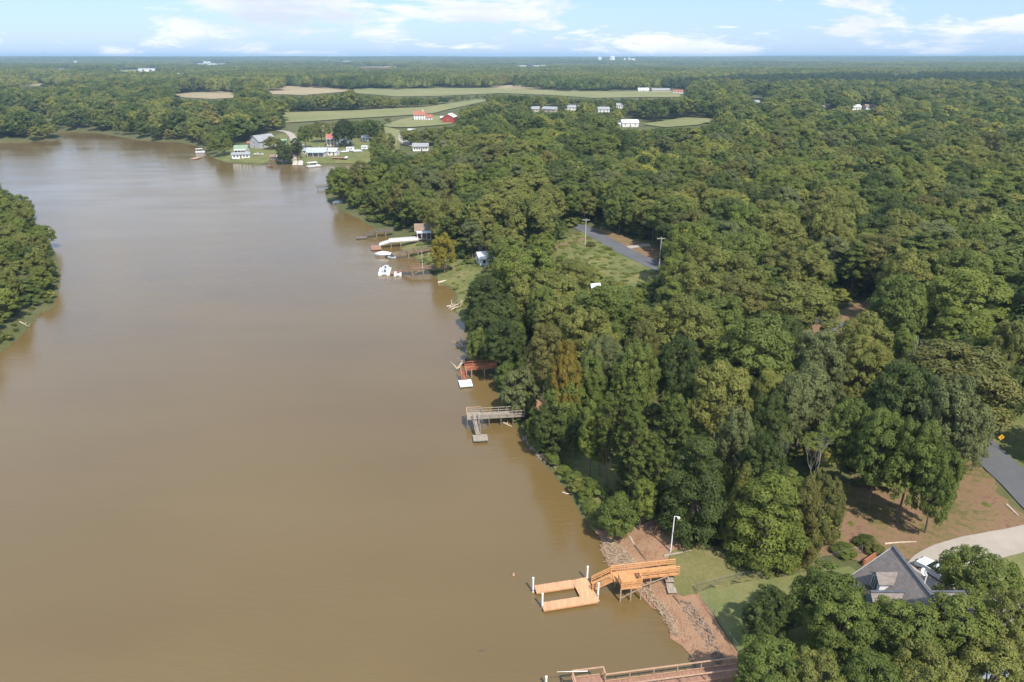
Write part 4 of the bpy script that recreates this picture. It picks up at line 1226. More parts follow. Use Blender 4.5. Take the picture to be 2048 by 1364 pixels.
# ------------------------------------------------------------------ the orange dock
P = lambda u, v, z: at(u, v, z)
p00, p10, p01, p11 = P(1068, 1171, .42), P(1171, 1155.5, .42), P(1088, 1218, .42), P(1197, 1198, .42)
ex = (p10 - p00).normalized(); ex.z = 0
ey = Vector((ex.y, -ex.x, 0))
Ld = ((p10 - p00).length + (p11 - p01).length) / 2; Wd = abs((p01 - p00).dot(ey)) + 0.25; fw = 1.3
org = p00 + ex * 0.0
q = lambda a, b_: org + ex * a + ey * b_
dock = thing('floating_dock', V3(q(Ld * .6, Wd * .5), 0), 'orange boarded floating dock shaped like a U', 'dock')
sh = (p01 - p00).dot(ex)
for nm, a0, a1, b0 in (('finger', 0.0, Ld - 1.9, 0.0), ('finger', sh * 0.6, Ld - 1.9 + 0.35, Wd - fw)):
    mb = MB(); boards(mb, q(a0, b0 + fw / 2), q(a1, b0 + fw / 2), fw, .42, .42, seed=3)
    f_ = mb.build('finger_deck', M_orange_d, dock); f_['kind'] = 'stuff'
    c = q((a0 + a1) / 2, b0 + fw / 2)
    MB().box((c.x, c.y, .30), (a1 - a0 - .04, fw - .06, .18), math.atan2(ex.y, ex.x)).build('finger_frame', M_orange, dock)
    for k in range(3):
        c2 = q(a0 + (a1 - a0) * (0.18 + 0.32 * k), b0 + fw / 2)
        MB().box((c2.x, c2.y, .05), (1.5, fw * .7, .32), math.atan2(ex.y, ex.x)).build('float_drum', M_black, dock)
mb = MB(); boards(mb, q(Ld - 0.95, 0), q(Ld - 0.95 + 0.35, Wd), 1.95, .424, .424, seed=5)
f_ = mb.build('cross_deck', M_orange_d, dock); f_['kind'] = 'stuff'
c = q(Ld - 0.78, Wd / 2)
MB().box((c.x, c.y, .29), (1.8, Wd - .1, .17), math.atan2(ex.y, ex.x)).build('cross_frame', M_orange, dock)
for u, v, nm in ((1066, 1184, 'at the outer tip of its longer finger'), (1084.5, 1216, 'at the outer tip of its shorter finger'), (1174, 1161, 'close to the gangway foot'), (1195.5, 1195, 'at the corner below the railed platform')):
    b_ = P(u, v, 0)
    pl = thing('mooring_pile', b_, 'white mooring pile of the orange dock ' + nm, 'pile', 'mooring piles of the orange dock')
    MB().tube([(b_.x, b_.y, -1.2), (b_.x, b_.y, 2.15)], 0.12, 10).build('pile', M_pvc, pl)
    MB().tube([(b_.x, b_.y, 2.15), (b_.x, b_.y, 2.2), (b_.x, b_.y, 2.3)], [0.14, 0.14, 0.03], 10).build('cap', M_pvc, pl)
    MB().tube([(b_.x, b_.y, .36), (b_.x, b_.y, .46)], 0.17, 10).build('pile_ring', M_steel, pl)

g0, g1 = P(1184, 1173, .5), P(1224, 1152, 2.1)
gw = thing('gangway', V3(g0, 0.3), 'orange railed gangway sloping down to the U shaped dock', 'gangway')
walkway(gw, g0, g1, 1.3, .55, 2.0, M_orange, M_orange, rails=(0.36, 0.64, 0.92), rail_w=0.11, post_step=1.5, seed=9)
pr0, pr1 = P(1225, 1153, 2.1), P(1354, 1138, 2.25)
pier = thing('pier', V3(pr1, gz(pr1.x, pr1.y)), 'orange wooden pier with board rails running to the lawn', 'pier')
walkway(pier, pr0, pr1, 1.5, 2.1, 2.2, M_orange, M_orange, sides=(1,), rails=(0.36, 0.64, 0.94), rail_w=0.11, seed=11)
dd = (pr1 - pr0); dd.z = 0; dl = dd.length; dd.normalize(); ss = Vector((dd.y, -dd.x, 0))
bo0, bo1 = pr0 + dd * 0.5 + ss * 0.75, pr0 + dd * 3.0 + ss * 0.75
nr0 = pr0 + dd * 3.0
# rails of the landward part
for h, nm in ((0.42, 'rail'), (0.74, 'rail'), (1.07, 'handrail')):
    MB().beam(V3(nr0 + ss * .71, 2.13 + h), V3(pr1 + ss * .71, 2.2 + h), .16 if nm == 'handrail' else .045, .045 if nm == 'handrail' else .14).build(nm, M_orange, pier)
for k in range(5):
    p = nr0.lerp(pr1, k / 4) + ss * .71
    MB().beam(V3(p, 2.0), V3(p, 3.2), .09, .09).build('rail_post', M_orange, pier)
# bump-out platform
mb = MB(); boards(mb, bo0 + ss * .65, bo1 + ss * .65, 1.3, 2.1, 2.1, seed=4)
f_ = mb.build('platform_boards', M_orange, pier); f_['kind'] = 'stuff'
pc = [bo0 + ss * 1.27, bo1 + ss * 1.27]
for a_, b_ in ((bo0, pc[0]), (pc[0], pc[1]), (pc[1], bo1)):
    for h, nm in ((0.25, 'rail'), (0.52, 'rail'), (0.79, 'rail'), (1.07, 'handrail')):
        MB().beam(V3(a_, 2.1 + h), V3(b_, 2.1 + h), .14 if nm == 'handrail' else .045, .045 if nm == 'handrail' else .14).build(nm, M_orange, pier)
for p in (bo0, pc[0], (pc[0] + pc[1]) / 2, pc[1], bo1):
    MB().beam(V3(p, 1.9), V3(p, 3.15), .09, .09).build('rail_post', M_orange, pier)
MB().beam(V3(bo0 + ss * 1.3, 1.97), V3(bo1 + ss * 1.3, 1.97), .05, .2).build('rim_joist', M_orange, pier)
pp = [bo0 + ss * 1.2, (bo0 + bo1) / 2 + ss * 1.2, bo1 + ss * 1.2, bo0 - ss * 1.2, bo1 - ss * 1.2]
piles(pier, pp, 2.0, M_pile, 0.08, [(0, 2), (3, 4)])
pp2 = [pr0 + dd * (4.6 + 2.2 * k) + ss * sg for k in range(2) for sg in (.6, -.6)]
piles(pier, pp2, 2.05, M_pile, 0.08)
MB().beam(V3(bo1 + ss * 1.0, 1.7), V3(pp2[2], 1.85), .05, .14).build('cross_brace', M_pile, pier)

# ------------------------------------------------------------------ the red-brown dock at the lower shore
ra, rb = P(1214, 1376, 2.0), P(1500, 1338, 2.1)
rd = thing('pier', V3(rb, gz(rb.x, rb.y)), 'faded red pier with tan handrails and wire sides below the fenced lawn', 'pier')
walkway(rd, ra, rb, 1.45, 2.0, 2.1, M_redwood2, M_tanrail, rails=(0.15, 1.05), rail_w=0.1, post_step=2.4, seed=21)
d_ = (rb - ra); d_.z = 0; d_.normalize(); s_ = Vector((d_.y, -d_.x, 0))
pl0, pl1 = ra - d_ * 3.2, ra
mb = MB(); boards(mb, pl0 + s_ * .1, pl1 + s_ * .1, 3.4, 2.0, 2.0, seed=22)
o = mb.build('platform_boards', M_redwood2, rd); o['kind'] = 'stuff'
cs = [pl0 - s_ * 1.6, pl1 - s_ * 1.6, pl1 + s_ * 1.8, pl0 + s_ * 1.8]
for a_, b_ in ((cs[0], cs[1]), (cs[3], cs[0]), (cs[1], pl1 - s_ * .85)):
    MB().beam(V3(a_, 3.07), V3(b_, 3.07), .16, .05).build('handrail', M_tanrail, rd)
    MB().beam(V3(a_, 2.15), V3(b_, 2.15), .05, .1).build('rail', M_tanrail, rd)
for p in cs:
    MB().beam(V3(p, 1.8), V3(p, 3.1), .1, .1).build('rail_post', M_tanrail, rd)
piles(rd, cs + [ra + d_ * (2.5 + 3 * k) + s_ * sg for k in range(4) for sg in (.7, -.7)], 1.95, M_pile, 0.09)
fp = thing('fishing_rod', V3(cs[0], 2.0), 'thin grey pole sticking out from the faded red platform over the water', 'pole')
MB().tube([V3(cs[0] + d_ * 1.5 + s_ * .3, 3.12), V3(cs[0] - d_ * 1.6 + s_ * .1, 3.3)], [.035, .015], 6).build('shaft', M_steel, fp)
MB().tube([V3(cs[0] + d_ * 1.5 + s_ * .3, 3.12), V3(cs[0] + d_ * 1.9 + s_ * .33, 3.09)], [.05, .05], 6).build('grip', M_edge, fp)
b_ = P(1092, 1372, 0)
pl = thing('mooring_pile', b_, 'white capped pile standing alone off the faded red pier', 'pile')
MB().tube([(b_.x, b_.y, -1.2), (b_.x, b_.y, 1.3)], 0.12, 10).build('pile', M_pvc, pl)
MB().tube([(b_.x, b_.y, 1.3), (b_.x, b_.y, 1.34), (b_.x, b_.y, 1.44)], [0.14, 0.14, 0.03], 10).build('cap', M_pvc, pl)

# ------------------------------------------------------------------ the grey pier
ga, gb = P(948, 831.5, 1.8), P(1048, 826, 1.9)
gp_ = thing('pier', V3(gb, gz(gb.x, gb.y)), 'weathered grey pier with a square railed end', 'pier')
d_ = (gb - ga); d_.z = 0; d_.normalize(); s_ = Vector((d_.y, -d_.x, 0))
w0 = ga + d_ * 1.4
walkway(gp_, w0, gb, 1.75, 1.8, 1.85, M_grey, M_grey, seed=31, rails=(0.5, 1.0), post_step=1.6)
mb = MB(); boards(mb, ga - d_ * 1.3, ga + d_ * 1.38, 2.7, 1.8, 1.8, seed=32)
o = mb.build('platform_boards', M_grey, gp_); o['kind'] = 'stuff'
cs = [ga - d_ * 1.25 - s_ * 1.3, ga + d_ * 1.3 - s_ * 1.3, ga - d_ * 1.25 + s_ * 1.3, ga + d_ * 1.3 + s_ * 1.3]
for a_, b_ in ((cs[0], cs[1]), (cs[0], cs[2])):
    for h in (0.3, 0.65, 1.02):
        MB().beam(V3(a_, 1.8 + h), V3(b_, 1.8 + h), .05 if h < 1 else .15, .14 if h < 1 else .05).build('rail' if h < 1 else 'handrail', M_tanrail if h > 1 else M_grey, gp_)
for p in cs: MB().beam(V3(p, 1.7), V3(p, 2.85), .1, .1).build('rail_post', M_grey, gp_)
piles(gp_, cs + [w0 + d_ * (1.2 + 2.1 * k) + s_ * sg for k in range(3) for sg in (.7, -.7)], 1.72, M_greyd, 0.09)
g2, g3 = P(950, 836, 1.75), P(957, 869, .5)
gg = thing('gangway', V3(g3, .3), 'narrow grey gangway dropping from the grey pier to its square float', 'gangway')
walkway(gg, g2, g3, 1.0, 1.72, .55, M_grey, M_greyd, sides=(1, -1), rails=(0.9,), seed=33, post_step=2.0)
fl = thing('swim_float', V3(P(960, 876, 0), 0), 'square weathered grey float at the foot of the grey gangway', 'float')
float_box(fl, [P(944, 869.5, .45), P(972.5, 869, .45), P(978, 880, .45), P(948, 883, .45)], .45, M_grey, None, skirt=M_greyd)

# ------------------------------------------------------------------ the red pier with the pale float
r0, r1 = P(930, 736, 1.8), P(992, 730, 1.9)
rp_ = thing('pier', V3(r1, gz(r1.x, r1.y)), 'bright red stained pier half hidden by bank shrubs', 'pier')
walkway(rp_, r0, r1, 1.7, 1.8, 1.85, M_red, M_red, seed=41, rails=(0.45, 0.95), post_step=1.8)
d_ = (r1 - r0); d_.z = 0; d_.normalize(); s_ = Vector((d_.y, -d_.x, 0))
piles(rp_, [r0 + d_ * (1.2 + 2.6 * k) + s_ * sg for k in range(3) for sg in (1.0, -1.0)], 1.72, M_pile, 0.09)
rg = thing('gangway', V3(P(928, 758, 0), .3), 'bright red gangway leading to the pale square float', 'gangway')
walkway(rg, P(926, 742, 1.7), P(928.5, 760, .5), 1.1, 1.7, .52, M_red, M_red, rails=(0.45, 0.95), seed=42)
fl = thing('swim_float', V3(P(930, 766, 0), 0), 'pale blue white square float below the red gangway', 'float')
float_box(fl, [P(916, 760.5, .45), P(942.5, 758.5, .45), P(945.5, 771, .45), P(920.5, 773.5, .45)], .45, M_teal, None, bw=0.3)

# ------------------------------------------------------------------ docks in the bend
def small_dock(label_p, label_g, label_f, pier_px, gang_px, float_px, deck, rail, z=1.8, w=1.7, rails=(0.5, 1.0), fl_mat=None, solid=False, brace=False):
    a_, b_ = [P(u, v, z) for u, v in pier_px]
    t = thing('pier', V3(b_, gz(b_.x, b_.y)), label_p, 'pier', 'docks in the river bend')
    walkway(t, a_, b_, w, z, z + .05, deck, rail, rails=(0.25, 0.55, 0.85, 1.05) if solid else rails, post_step=2.4, bw=0.3, rail_w=0.24 if solid else 0.14)
    d = (b_ - a_); d.z = 0; L = d.length; d.normalize(); s = Vector((d.y, -d.x, 0))
    pts = [a_ + d * (0.4 + k * 3.2) + s * sg for k in range(max(2, int(L / 4.2))) for sg in (w * .42, -w * .42)]
    piles(t, pts, z - .08, M_pile, 0.1, [(i, i + 2) for i in range(0, len(pts) - 2, 2)] if brace else None)
    if gang_px:
        c, e = P(*gang_px[0], z), P(*gang_px[1], .5)
        t2 = thing('gangway', V3(e, .3), label_g, 'gangway', 'gangways in the river bend')
        walkway(t2, c, e, w * .75, z - .05, .55, deck, rail, rails=(0.25, 0.55, 0.85, 1.05) if solid else rails, bw=0.3, rail_w=0.24 if solid else 0.14)
    if float_px:
        m_ = (P(*float_px[0], .4) + P(*float_px[2], .4)) / 2
        t3 = thing('swim_float', V3(m_, 0), label_f, 'float', 'floats in the river bend')
        float_box(t3, [P(u, v, .4) for u, v in float_px], .42, fl_mat or deck, None, bw=0.3)

small_dock('dark grey pier with low rails beside the overhanging shrubs', 'dark grey gangway beside the overhanging shrubs', 'narrow dark float beside the overhanging shrubs',
    ((750, 464), (786, 461)), ((750, 465), (731, 472)), ((711, 473), (733, 472), (735, 476), (714, 477)), M_greyd, M_greyd)
small_dock('pier with tall white board rails', 'white railed gangway above the square tan float', 'square tan float below the white railed gangway',
    ((779, 484), (836, 480)), ((779, 485), (760, 491.5)), ((738, 491), (758, 490.5), (766, 498), (746, 500)), M_grey, M_white, fl_mat=M_redwood2, solid=True)
small_dock('low brown grey pier between the white railed one and the long brown one', 'brown grey gangway touching the water by the covered boat', None,
    ((813, 504), (872, 498)), ((813, 505), (793, 512)), None, M_brownw, M_greyd)
small_dock('long brown pier on crossed braces with the flagpole', 'brown gangway of the long braced pier', 'dark brown float between two white boat lifts',
    ((821, 536.5), (893, 533)), ((821, 537), (800, 544)), ((777, 543), (799, 542), (801, 547), (778, 548)), M_brownw, M_brownw, z=2.1, w=2.1, brace=True)
small_dock('short dark pier in the shade of the wooded point', None, None, ((633, 374), (660, 373)), None, None, M_greyd, M_greyd, z=1.2)

def pole_thing(name, label, cat, base, h, r, mat, group=None):
    t = thing(name, base, label, cat, group)
    MB().tube([base - Vector((0, 0, .3)), base + Vector((0, 0, h))], [r, r * .75], 8).build('mast', mat, t)
    return t
fb = P(845, 535, 2.1)
t = pole_thing('flagpole', 'thin white flagpole on the long brown pier', 'flagpole', fb, 5.0, .05, M_white)
MB().tube([fb + Vector((0, 0, 5.0)), fb + Vector((0, 0, 5.06)), fb + Vector((0, 0, 5.14))], [.03, .08, .02], 8).build('finial', M_white, t)
MB().box((fb.x, fb.y, fb.z + .1), (.4, .4, .2)).build('base', M_white, t)

# ------------------------------------------------------------------ boats
def hull(mb, c, L, W, H, rz, bow=0.35):
    ca, sa = math.cos(rz), math.sin(rz)
    T = lambda x, y, z: (c[0] + x * ca - y * sa, c[1] + x * sa + y * ca, c[2] + z)
    prof = [(-L / 2, W / 2), (L / 2 - L * bow, W / 2), (L / 2 - L * bow * .4, W * .33), (L / 2, 0), (L / 2 - L * bow * .4, -W * .33), (L / 2 - L * bow, -W / 2), (-L / 2, -W / 2)]
    mb.prism([T(x * .9, y * .7, 0) for x, y in reversed(prof)], [T(x, y, H) for x, y in reversed(prof)])
def motor_boat(label, pos, L, W, rz, z0=.05, cover=None, group='boats on the river', kind='runabout'):
    t = thing('motor_boat', V3(pos, z0), label, 'boat', group)
    mb = MB(); hull(mb, (pos[0], pos[1], z0), L, W, .75, rz); mb.build('hull', M_hull, t)
    ca, sa = math.cos(rz), math.sin(rz)
    T = lambda x, y, z: Vector((pos[0] + x * ca - y * sa, pos[1] + x * sa + y * ca, z0 + z))
    if cover:
        mb = MB()
        ring = [(-L * .48, W * .48), (L * .2, W * .48), (L * .44, 0), (L * .2, -W * .48), (-L * .48, -W * .48)]
        mb.prism([T(x, y, .76) for x, y in reversed(ring)], [T(x * .6, y * .55, 1.3) for x, y in reversed(ring)])
        mb.build('cover', cover, t)
    else:
        MB().box(T(0, 0, .79), (L * .5, W * .7, .06), rz).build('cockpit', M_seat, t)
        mb = MB(); mb.beam(T(L * .12, -W * .4, .8), T(L * .12, W * .4, .8), .05, .45, up=(0, 0, 1)); mb.build('windscreen', M_glass, t)
        for y in (-.25, .25): MB().box(T(-L * .1, W * y, .98), (.5, .5, .4), rz).build('seat', M_white, t)
    MB().box(T(-L * .5 - .15, 0, .55), (.35, .4, .8), rz).build('outboard_motor', M_seat, t)
    return t
motor_boat('white boat under a pale cover at the brown grey pier', P(766, 512, 0), 5.6, 2.3, R(175), cover=M_white)
def jet_ski(label, pos, rz, mat, z0=.1):
    t = thing('jet_ski', V3(pos, z0), label, 'jet ski', 'jet skis at the docks')
    mb = MB(); hull(mb, (pos[0], pos[1], z0), 2.9, 1.15, .45, rz, .5); mb.build('hull', mat, t)
    ca, sa = math.cos(rz), math.sin(rz)
    T = lambda x, y, z: Vector((pos[0] + x * ca - y * sa, pos[1] + x * sa + y * ca, z0 + z))
    MB().box(T(-.4, 0, .58), (1.3, .42, .3), rz).build('seat', M_seat, t)
    mb = MB(); mb.beam(T(.5, -.4, .95), T(.5, .4, .95), .06, .06); mb.beam(T(.55, 0, .45), T(.5, 0, .95), .2, .2); mb.build('handlebar', M_seat, t)
jet_ski('dark jet ski moored behind the covered boat', P(779, 513.5, 0), R(20), M_seat)
jet_ski('white jet ski moored beside the dark one', P(783, 517, 0), R(160), M_hull)
def boat_lift(label, pos, L, W, rz):
    t = thing('boat_lift', V3(pos, 0), label, 'boat lift', 'boat lifts at the long brown pier')
    ca, sa = math.cos(rz), math.sin(rz)
    T = lambda x, y, z: Vector((pos[0] + x * ca - y * sa, pos[1] + x * sa + y * ca, z))
    for y in (-1, 1):
        MB().box(T(0, y * W * .36, .3), (L, W * .28, .7), rz).build('pontoon', M_pvc, t)
    MB().box(T(0, 0, .2), (L * .9, W * .46, .3), rz).build('cradle', M_white, t)
    MB().box(T(-L * .45, 0, .55), (.3, W, .5), rz).build('end_rail', M_pvc, t)
    return t
lp = P(770, 545, 0); boat_lift('white pontoon boat lift carrying a boat at the end of the brown float', lp, 6.2, 3.4, R(95))
motor_boat('white boat with dark motor resting on the pontoon lift', lp + Vector((.2, .6, 0)), 5.2, 2.0, R(95), z0=.7, group='boats on the river')
lp = P(796, 550, 0); boat_lift('small white jet ski lift beside the brown float', lp, 2.8, 2.2, R(95))
def pontoon_boat(label, pos, L, W, rz):
    t = thing('pontoon_boat', V3(pos, 0), label, 'boat', 'boats by the village')
    ca, sa = math.cos(rz), math.sin(rz)
    T = lambda x, y, z: Vector((pos[0] + x * ca - y * sa, pos[1] + x * sa + y * ca, z))
    for y in (-1, 1):
        MB().tube([T(-L / 2, y * W * .35, .2), T(L / 2 - .5, y * W * .35, .2), T(L / 2, y * W * .35, .4)], [.35, .35, .1], 8).build('pontoon', M_steel, t)
    MB().box(T(0, 0, .6), (L, W, .12), rz).build('deck', M_white, t)
    for y in (-1, 1): MB().box(T(-.2, y * W * .48, 1.0), (L * .85, .06, .65), rz).build('side_panel', M_white, t)
    MB().box(T(-L * .1, 0, 2.75), (L * .7, W, .15), rz).build('canopy', M_white, t)
    for x in (-.4, .2):
        for y in (-.45, .45): MB().beam(T(L * x, W * y, .65), T(L * x, W * y, 2.7), .1, .1).build('canopy_post', M_white, t)
    MB().box(T(L * .1, .3, 1.05), (.8, .8, .8), rz).build('console', M_seat, t)
pontoon_boat('white pontoon boat with a flat canopy off the village shore', P(628, 334, 0), 8.0, 3.2, R(35))
pontoon_boat('canopied boat moored off the gravel tip of the village', P(401, 306, 0), 6.0, 2.6, R(10))
fl = thing('swim_float', V3(P(391, 316, 0), 0), 'pale tan float off the gravel tip of the village', 'float')
float_box(fl, [P(386, 314, .4), P(397, 314, .4), P(399, 318, .4), P(387, 318, .4)], .45, M_tanrail, None, bw=.5)
motor_boat('white boat on a trailer parked on the village lawn', on_ground(518, 311), 6.0, 2.3, R(15), z0=gz(*on_ground(518, 311)[:2]) + .5, group='boats by the village')
motor_boat('small white boat drawn up under the wooded point', P(676, 408, 0), 4.6, 2.0, R(10), cover=M_white, group='boats on the river')

# ------------------------------------------------------------------ lamp post, power poles, sign
b_ = on_ground(1341, 1105)
t = pole_thing('lamp_post', 'tall white lamp post at the edge of the clay shore', 'lamp post', b_, 5.6, .085, M_white)
tp = b_ + Vector((0, 0, 5.55))
MB().tube([tp, tp + Vector((.2, -.05, .12)), tp + Vector((.48, -.1, .05))], .035, 6).build('arm', M_white, t)
MB().tube([tp + Vector((.5, -.1, .06)), tp + Vector((.5, -.1, -.02)), tp + Vector((.5, -.1, -.28))], [.05, .2, .12], 10).build('lamp_head', M_white, t)
MB().tube([tp + Vector((.5, -.1, -.28)), tp + Vector((.5, -.1, -.4))], [.12, .06], 10).build('lens', M_glass, t)
for u, v, h, lab, box in ((1170, 492, 9.0, 'grey wooden power pole in the meadow corner by the road', 0), (1318, 535, 9.0, 'grey wooden power pole with a pale transformer beside the road', 1), (909, 396, 9.0, 'grey wooden power pole rising out of the wood by the cottages', 0)):
    b_ = on_ground(u, v)
    t = thing('power_pole', b_, lab, 'power pole', 'power poles')
    MB().tube([b_ - Vector((0, 0, .5)), b_ + Vector((0, 0, h))], [.17, .11], 8).build('pole', M_conc, t)
    MB().beam(b_ + Vector((-1.15, .12, h - .5)), b_ + Vector((1.15, .12, h - .5)), .1, .13).build('crossarm', M_conc, t)
    for x in (-1.0, -.4, .4, 1.0):
        MB().tube([b_ + Vector((x, .12, h - .43)), b_ + Vector((x, .12, h - .2))], [.06, .04], 6).build('insulator', M_white, t)
    if box:
        MB().tube([b_ + Vector((.3, -.1, h - 2.4)), b_ + Vector((.3, -.1, h - 1.4))], .24, 10).build('transformer', M_steel, t)
b_ = on_ground(1995, 897)
t = thing('road_sign', b_, 'yellow diamond warning sign on the road verge', 'sign')
MB().beam(b_ - Vector((0, 0, .3)), b_ + Vector((0, 0, 2.1)), .06, .06).build('post', M_steel, t)
mb = MB(); cz_ = b_ + Vector((0, -.05, 2.05)); k = .52
mb.prism([cz_ + Vector((0, -.02, -k)), cz_ + Vector((k, -.02, 0)), cz_ + Vector((0, -.02, k)), cz_ + Vector((-k, -.02, 0))], [cz_ + Vector((0, .01, -k)), cz_ + Vector((k, .01, 0)), cz_ + Vector((0, .01, k)), cz_ + Vector((-k, .01, 0))]); mb.build('sign_plate', M_yellow, t)
mb = MB(); mb.beam(cz_ + Vector((0, -.03, -.25)), cz_ + Vector((0, -.03, .1)), .09, .012, up=(0, -1, 0)); mb.beam(cz_ + Vector((0, -.03, .1)), cz_ + Vector((.2, -.03, .25)), .09, .012, up=(0, -1, 0)); mb.build('curve_arrow', M_black, t)

# ------------------------------------------------------------------ fence of the lawn
def wire_fence(path_px, label, h=1.25, step=2.4):
    pts = [on_ground(u, v) for u, v in path_px]
    dense = []
    for a_, b_ in zip(pts[:-1], pts[1:]):
        k = max(1, int((b_ - a_).length / step))
        for j in range(k):
            p = a_.lerp(b_, j / k); dense.append(V3(p, gz(p.x, p.y)))
    dense.append(pts[-1])
    t = thing('wire_fence', pts[0], label, 'fence', 'fences of the lawn')
    for p in dense:
        MB().tube([p - Vector((0, 0, .2)), p + Vector((0, 0, h + .05))], .035, 6).build('fence_post', M_wire, t)
    mb = MB()
    for a_, b_ in zip(dense[:-1], dense[1:]):
        MB().tube([a_ + Vector((0, 0, h)), b_ + Vector((0, 0, h))], .016, 5).build('top_rail', M_wire, t)
        n_ = 14
        for k in range(n_):
            f0, f1 = k / n_, min(1, (k + 3.5) / n_)
            mb.beam(a_.lerp(b_, f0) + Vector((0, 0, .08)), a_.lerp(b_, f1) + Vector((0, 0, h - .02)), .0045, .0045)
            mb.beam(a_.lerp(b_, f1) + Vector((0, 0, .08)), a_.lerp(b_, f0) + Vector((0, 0, h - .02)), .0045, .0045)
    o = mb.build('wire_mesh', M_wire, t); o['kind'] = 'stuff'
wire_fence([(1393, 1185), (1427, 1236), (1458, 1284), (1492, 1335)], 'grey wire fence between the clay shore and the mown lawn')
wire_fence([(1395, 1184), (1480, 1162), (1560, 1148), (1650, 1126), (1722, 1108)], 'grey wire fence across the grass towards the grey roof')

# ------------------------------------------------------------------ shore details near the orange dock
def log(label, pts, r, mat=M_log, group='logs and driftwood', name='driftwood_log', twigs=0, seed=1):
    t = thing(name, pts[0], label, 'log', group)
    MB().tube(pts, [r] + [r * .85] * (len(pts) - 2) + [r * .45], 7).build('stem', mat, t)
    g_ = random.Random(seed)
    for k in range(twigs):
        i = g_.randrange(1, len(pts)); a_ = pts[i]
        d = Vector((g_.uniform(-1, 1), g_.uniform(-1, 1), g_.uniform(.15, 1))).normalized()
        L = g_.uniform(.8, 2.2)
        MB().tube([a_, a_ + d * L * .5 + Vector((0, 0, .1)), a_ + d * L], [r * .4, r * .28, r * .1], 5).build('branch', mat, t)
    return t
def gl(pxs, dz=.12): 
    out = []
    for u, v in pxs:
        p = on_ground(u, v); out.append(V3(p, max(p.z, 0) + dz))
    return out
log('pale log lying on the clay beside the dark timber edging', gl([(1259, 1075), (1264, 1083), (1269, 1091)]), .16)
log('dark timber edging bending towards the orange pier', gl([(1269, 1092), (1280, 1107), (1293, 1123)]), .13, M_edge, name='timber_edging')
log('dark timber edging below the orange pier', gl([(1315, 1152), (1325, 1166), (1336, 1181)]), .14, M_edge, name='timber_edging')
log('dark timber edging running to the rocks', gl([(1346, 1193), (1353, 1201), (1361, 1211)]), .13, M_edge, name='timber_edging')
log('grey timber lying at the foot of the lamp post', gl([(1328, 1113), (1350, 1109), (1385, 1102)]), .17, M_grey, name='timber_edging')
log('long pale pole lying on the grass behind the grey roof', gl([(1768, 1089), (1800, 1086), (1832, 1085)]), .12)
log('pale broken trunk lying near the road verge', gl([(2012, 1011), (2024, 1022), (2036, 1033)]), .2)
log('orange driftwood floating under the grey pier', gl([(1006, 845), (1014, 849), (1023, 853)], .05), .15, twigs=1)
log('dark driftwood floating far out on the brown water', gl([(958, 1302), (966, 1301), (975, 1300)], .02), .1, M_edge)
log('pale driftwood log by the shore grass', gl([(1125, 985), (1133, 988), (1145, 989)], .08), .1)
log('pale log stranded below the long brown pier', gl([(876, 566), (884, 564), (893, 561)], .1), .35)
log('pale branch fallen from the far bank into the water', gl([(40, 645), (50, 650), (58, 655)], .2), .16, twigs=3)
for k, (pxs, lab) in enumerate((([(898, 619), (906, 615), (918, 610)], 'bleached driftwood heap on the shore point, its longest trunk'), ([(893, 616), (903, 613), (912, 612)], 'bleached crooked branch in the driftwood heap on the point'), ([(902, 622), (910, 618), (921, 616)], 'bleached low trunk at the foot of the driftwood heap'))):
    log(lab, gl(pxs, .35), .22, M_log, twigs=6, seed=k)
for k, (pxs, lab, m_) in enumerate((([(950, 697), (938, 712), (925, 728), (915, 742)], 'long fallen bleached tree reaching into the water by the red pier', M_log), ([(935, 690), (926, 692), (912, 690)], 'low fallen branches at the bend above the red pier', M_straw), ([(936, 694), (935, 704), (932, 716)], 'fat pale fallen trunk stripped of bark above the red pier', M_log), ([(958, 716), (945, 716), (936, 724)], 'forked bleached roots beside the red pier', M_log))):
    log(lab, gl(pxs, .5), .3, m_, name='fallen_tree', twigs=9, seed=k + 9)
# steps
s0, s1 = on_ground(1337, 1163), on_ground(1344, 1188)
t = thing('timber_steps', s1, 'weathered grey timber steps down the clay bank', 'steps')
d_ = (s1 - s0); d_.z = 0; L_s = d_.length; d_.normalize(); ang = math.atan2(d_.y, d_.x)
for f, w_, z_, ln in ((0.12, 1.0, .55, .85), (0.5, .9, .25, 1.9), (0.86, 1.05, .35, 1.0)):
    p = s0.lerp(s1, f); zz_ = s0.z + (s1.z - s0.z) * f + z_
    mb = MB(); boards(mb, p - d_ * ln / 2, p + d_ * ln / 2, w_, zz_, zz_, bw=.2, th=.06)
    o = mb.build('tread', M_grey, t)
    for sg in (-1, 1):
        n_ = Vector((-d_.y, d_.x, 0)) * sg * (w_ / 2 - .06)
        MB().beam(p + n_ - d_ * ln / 2 + Vector((0, 0, z_ - .1)), p + n_ + d_ * ln / 2 + Vector((0, 0, z_ - .1)), .06, .18).build('side_board', M_greyd, t)
        MB().beam(V3(p + n_, gz(p.x, p.y) - .2), V3(p + n_, zz_), .1, .1).build('leg', M_greyd, t)
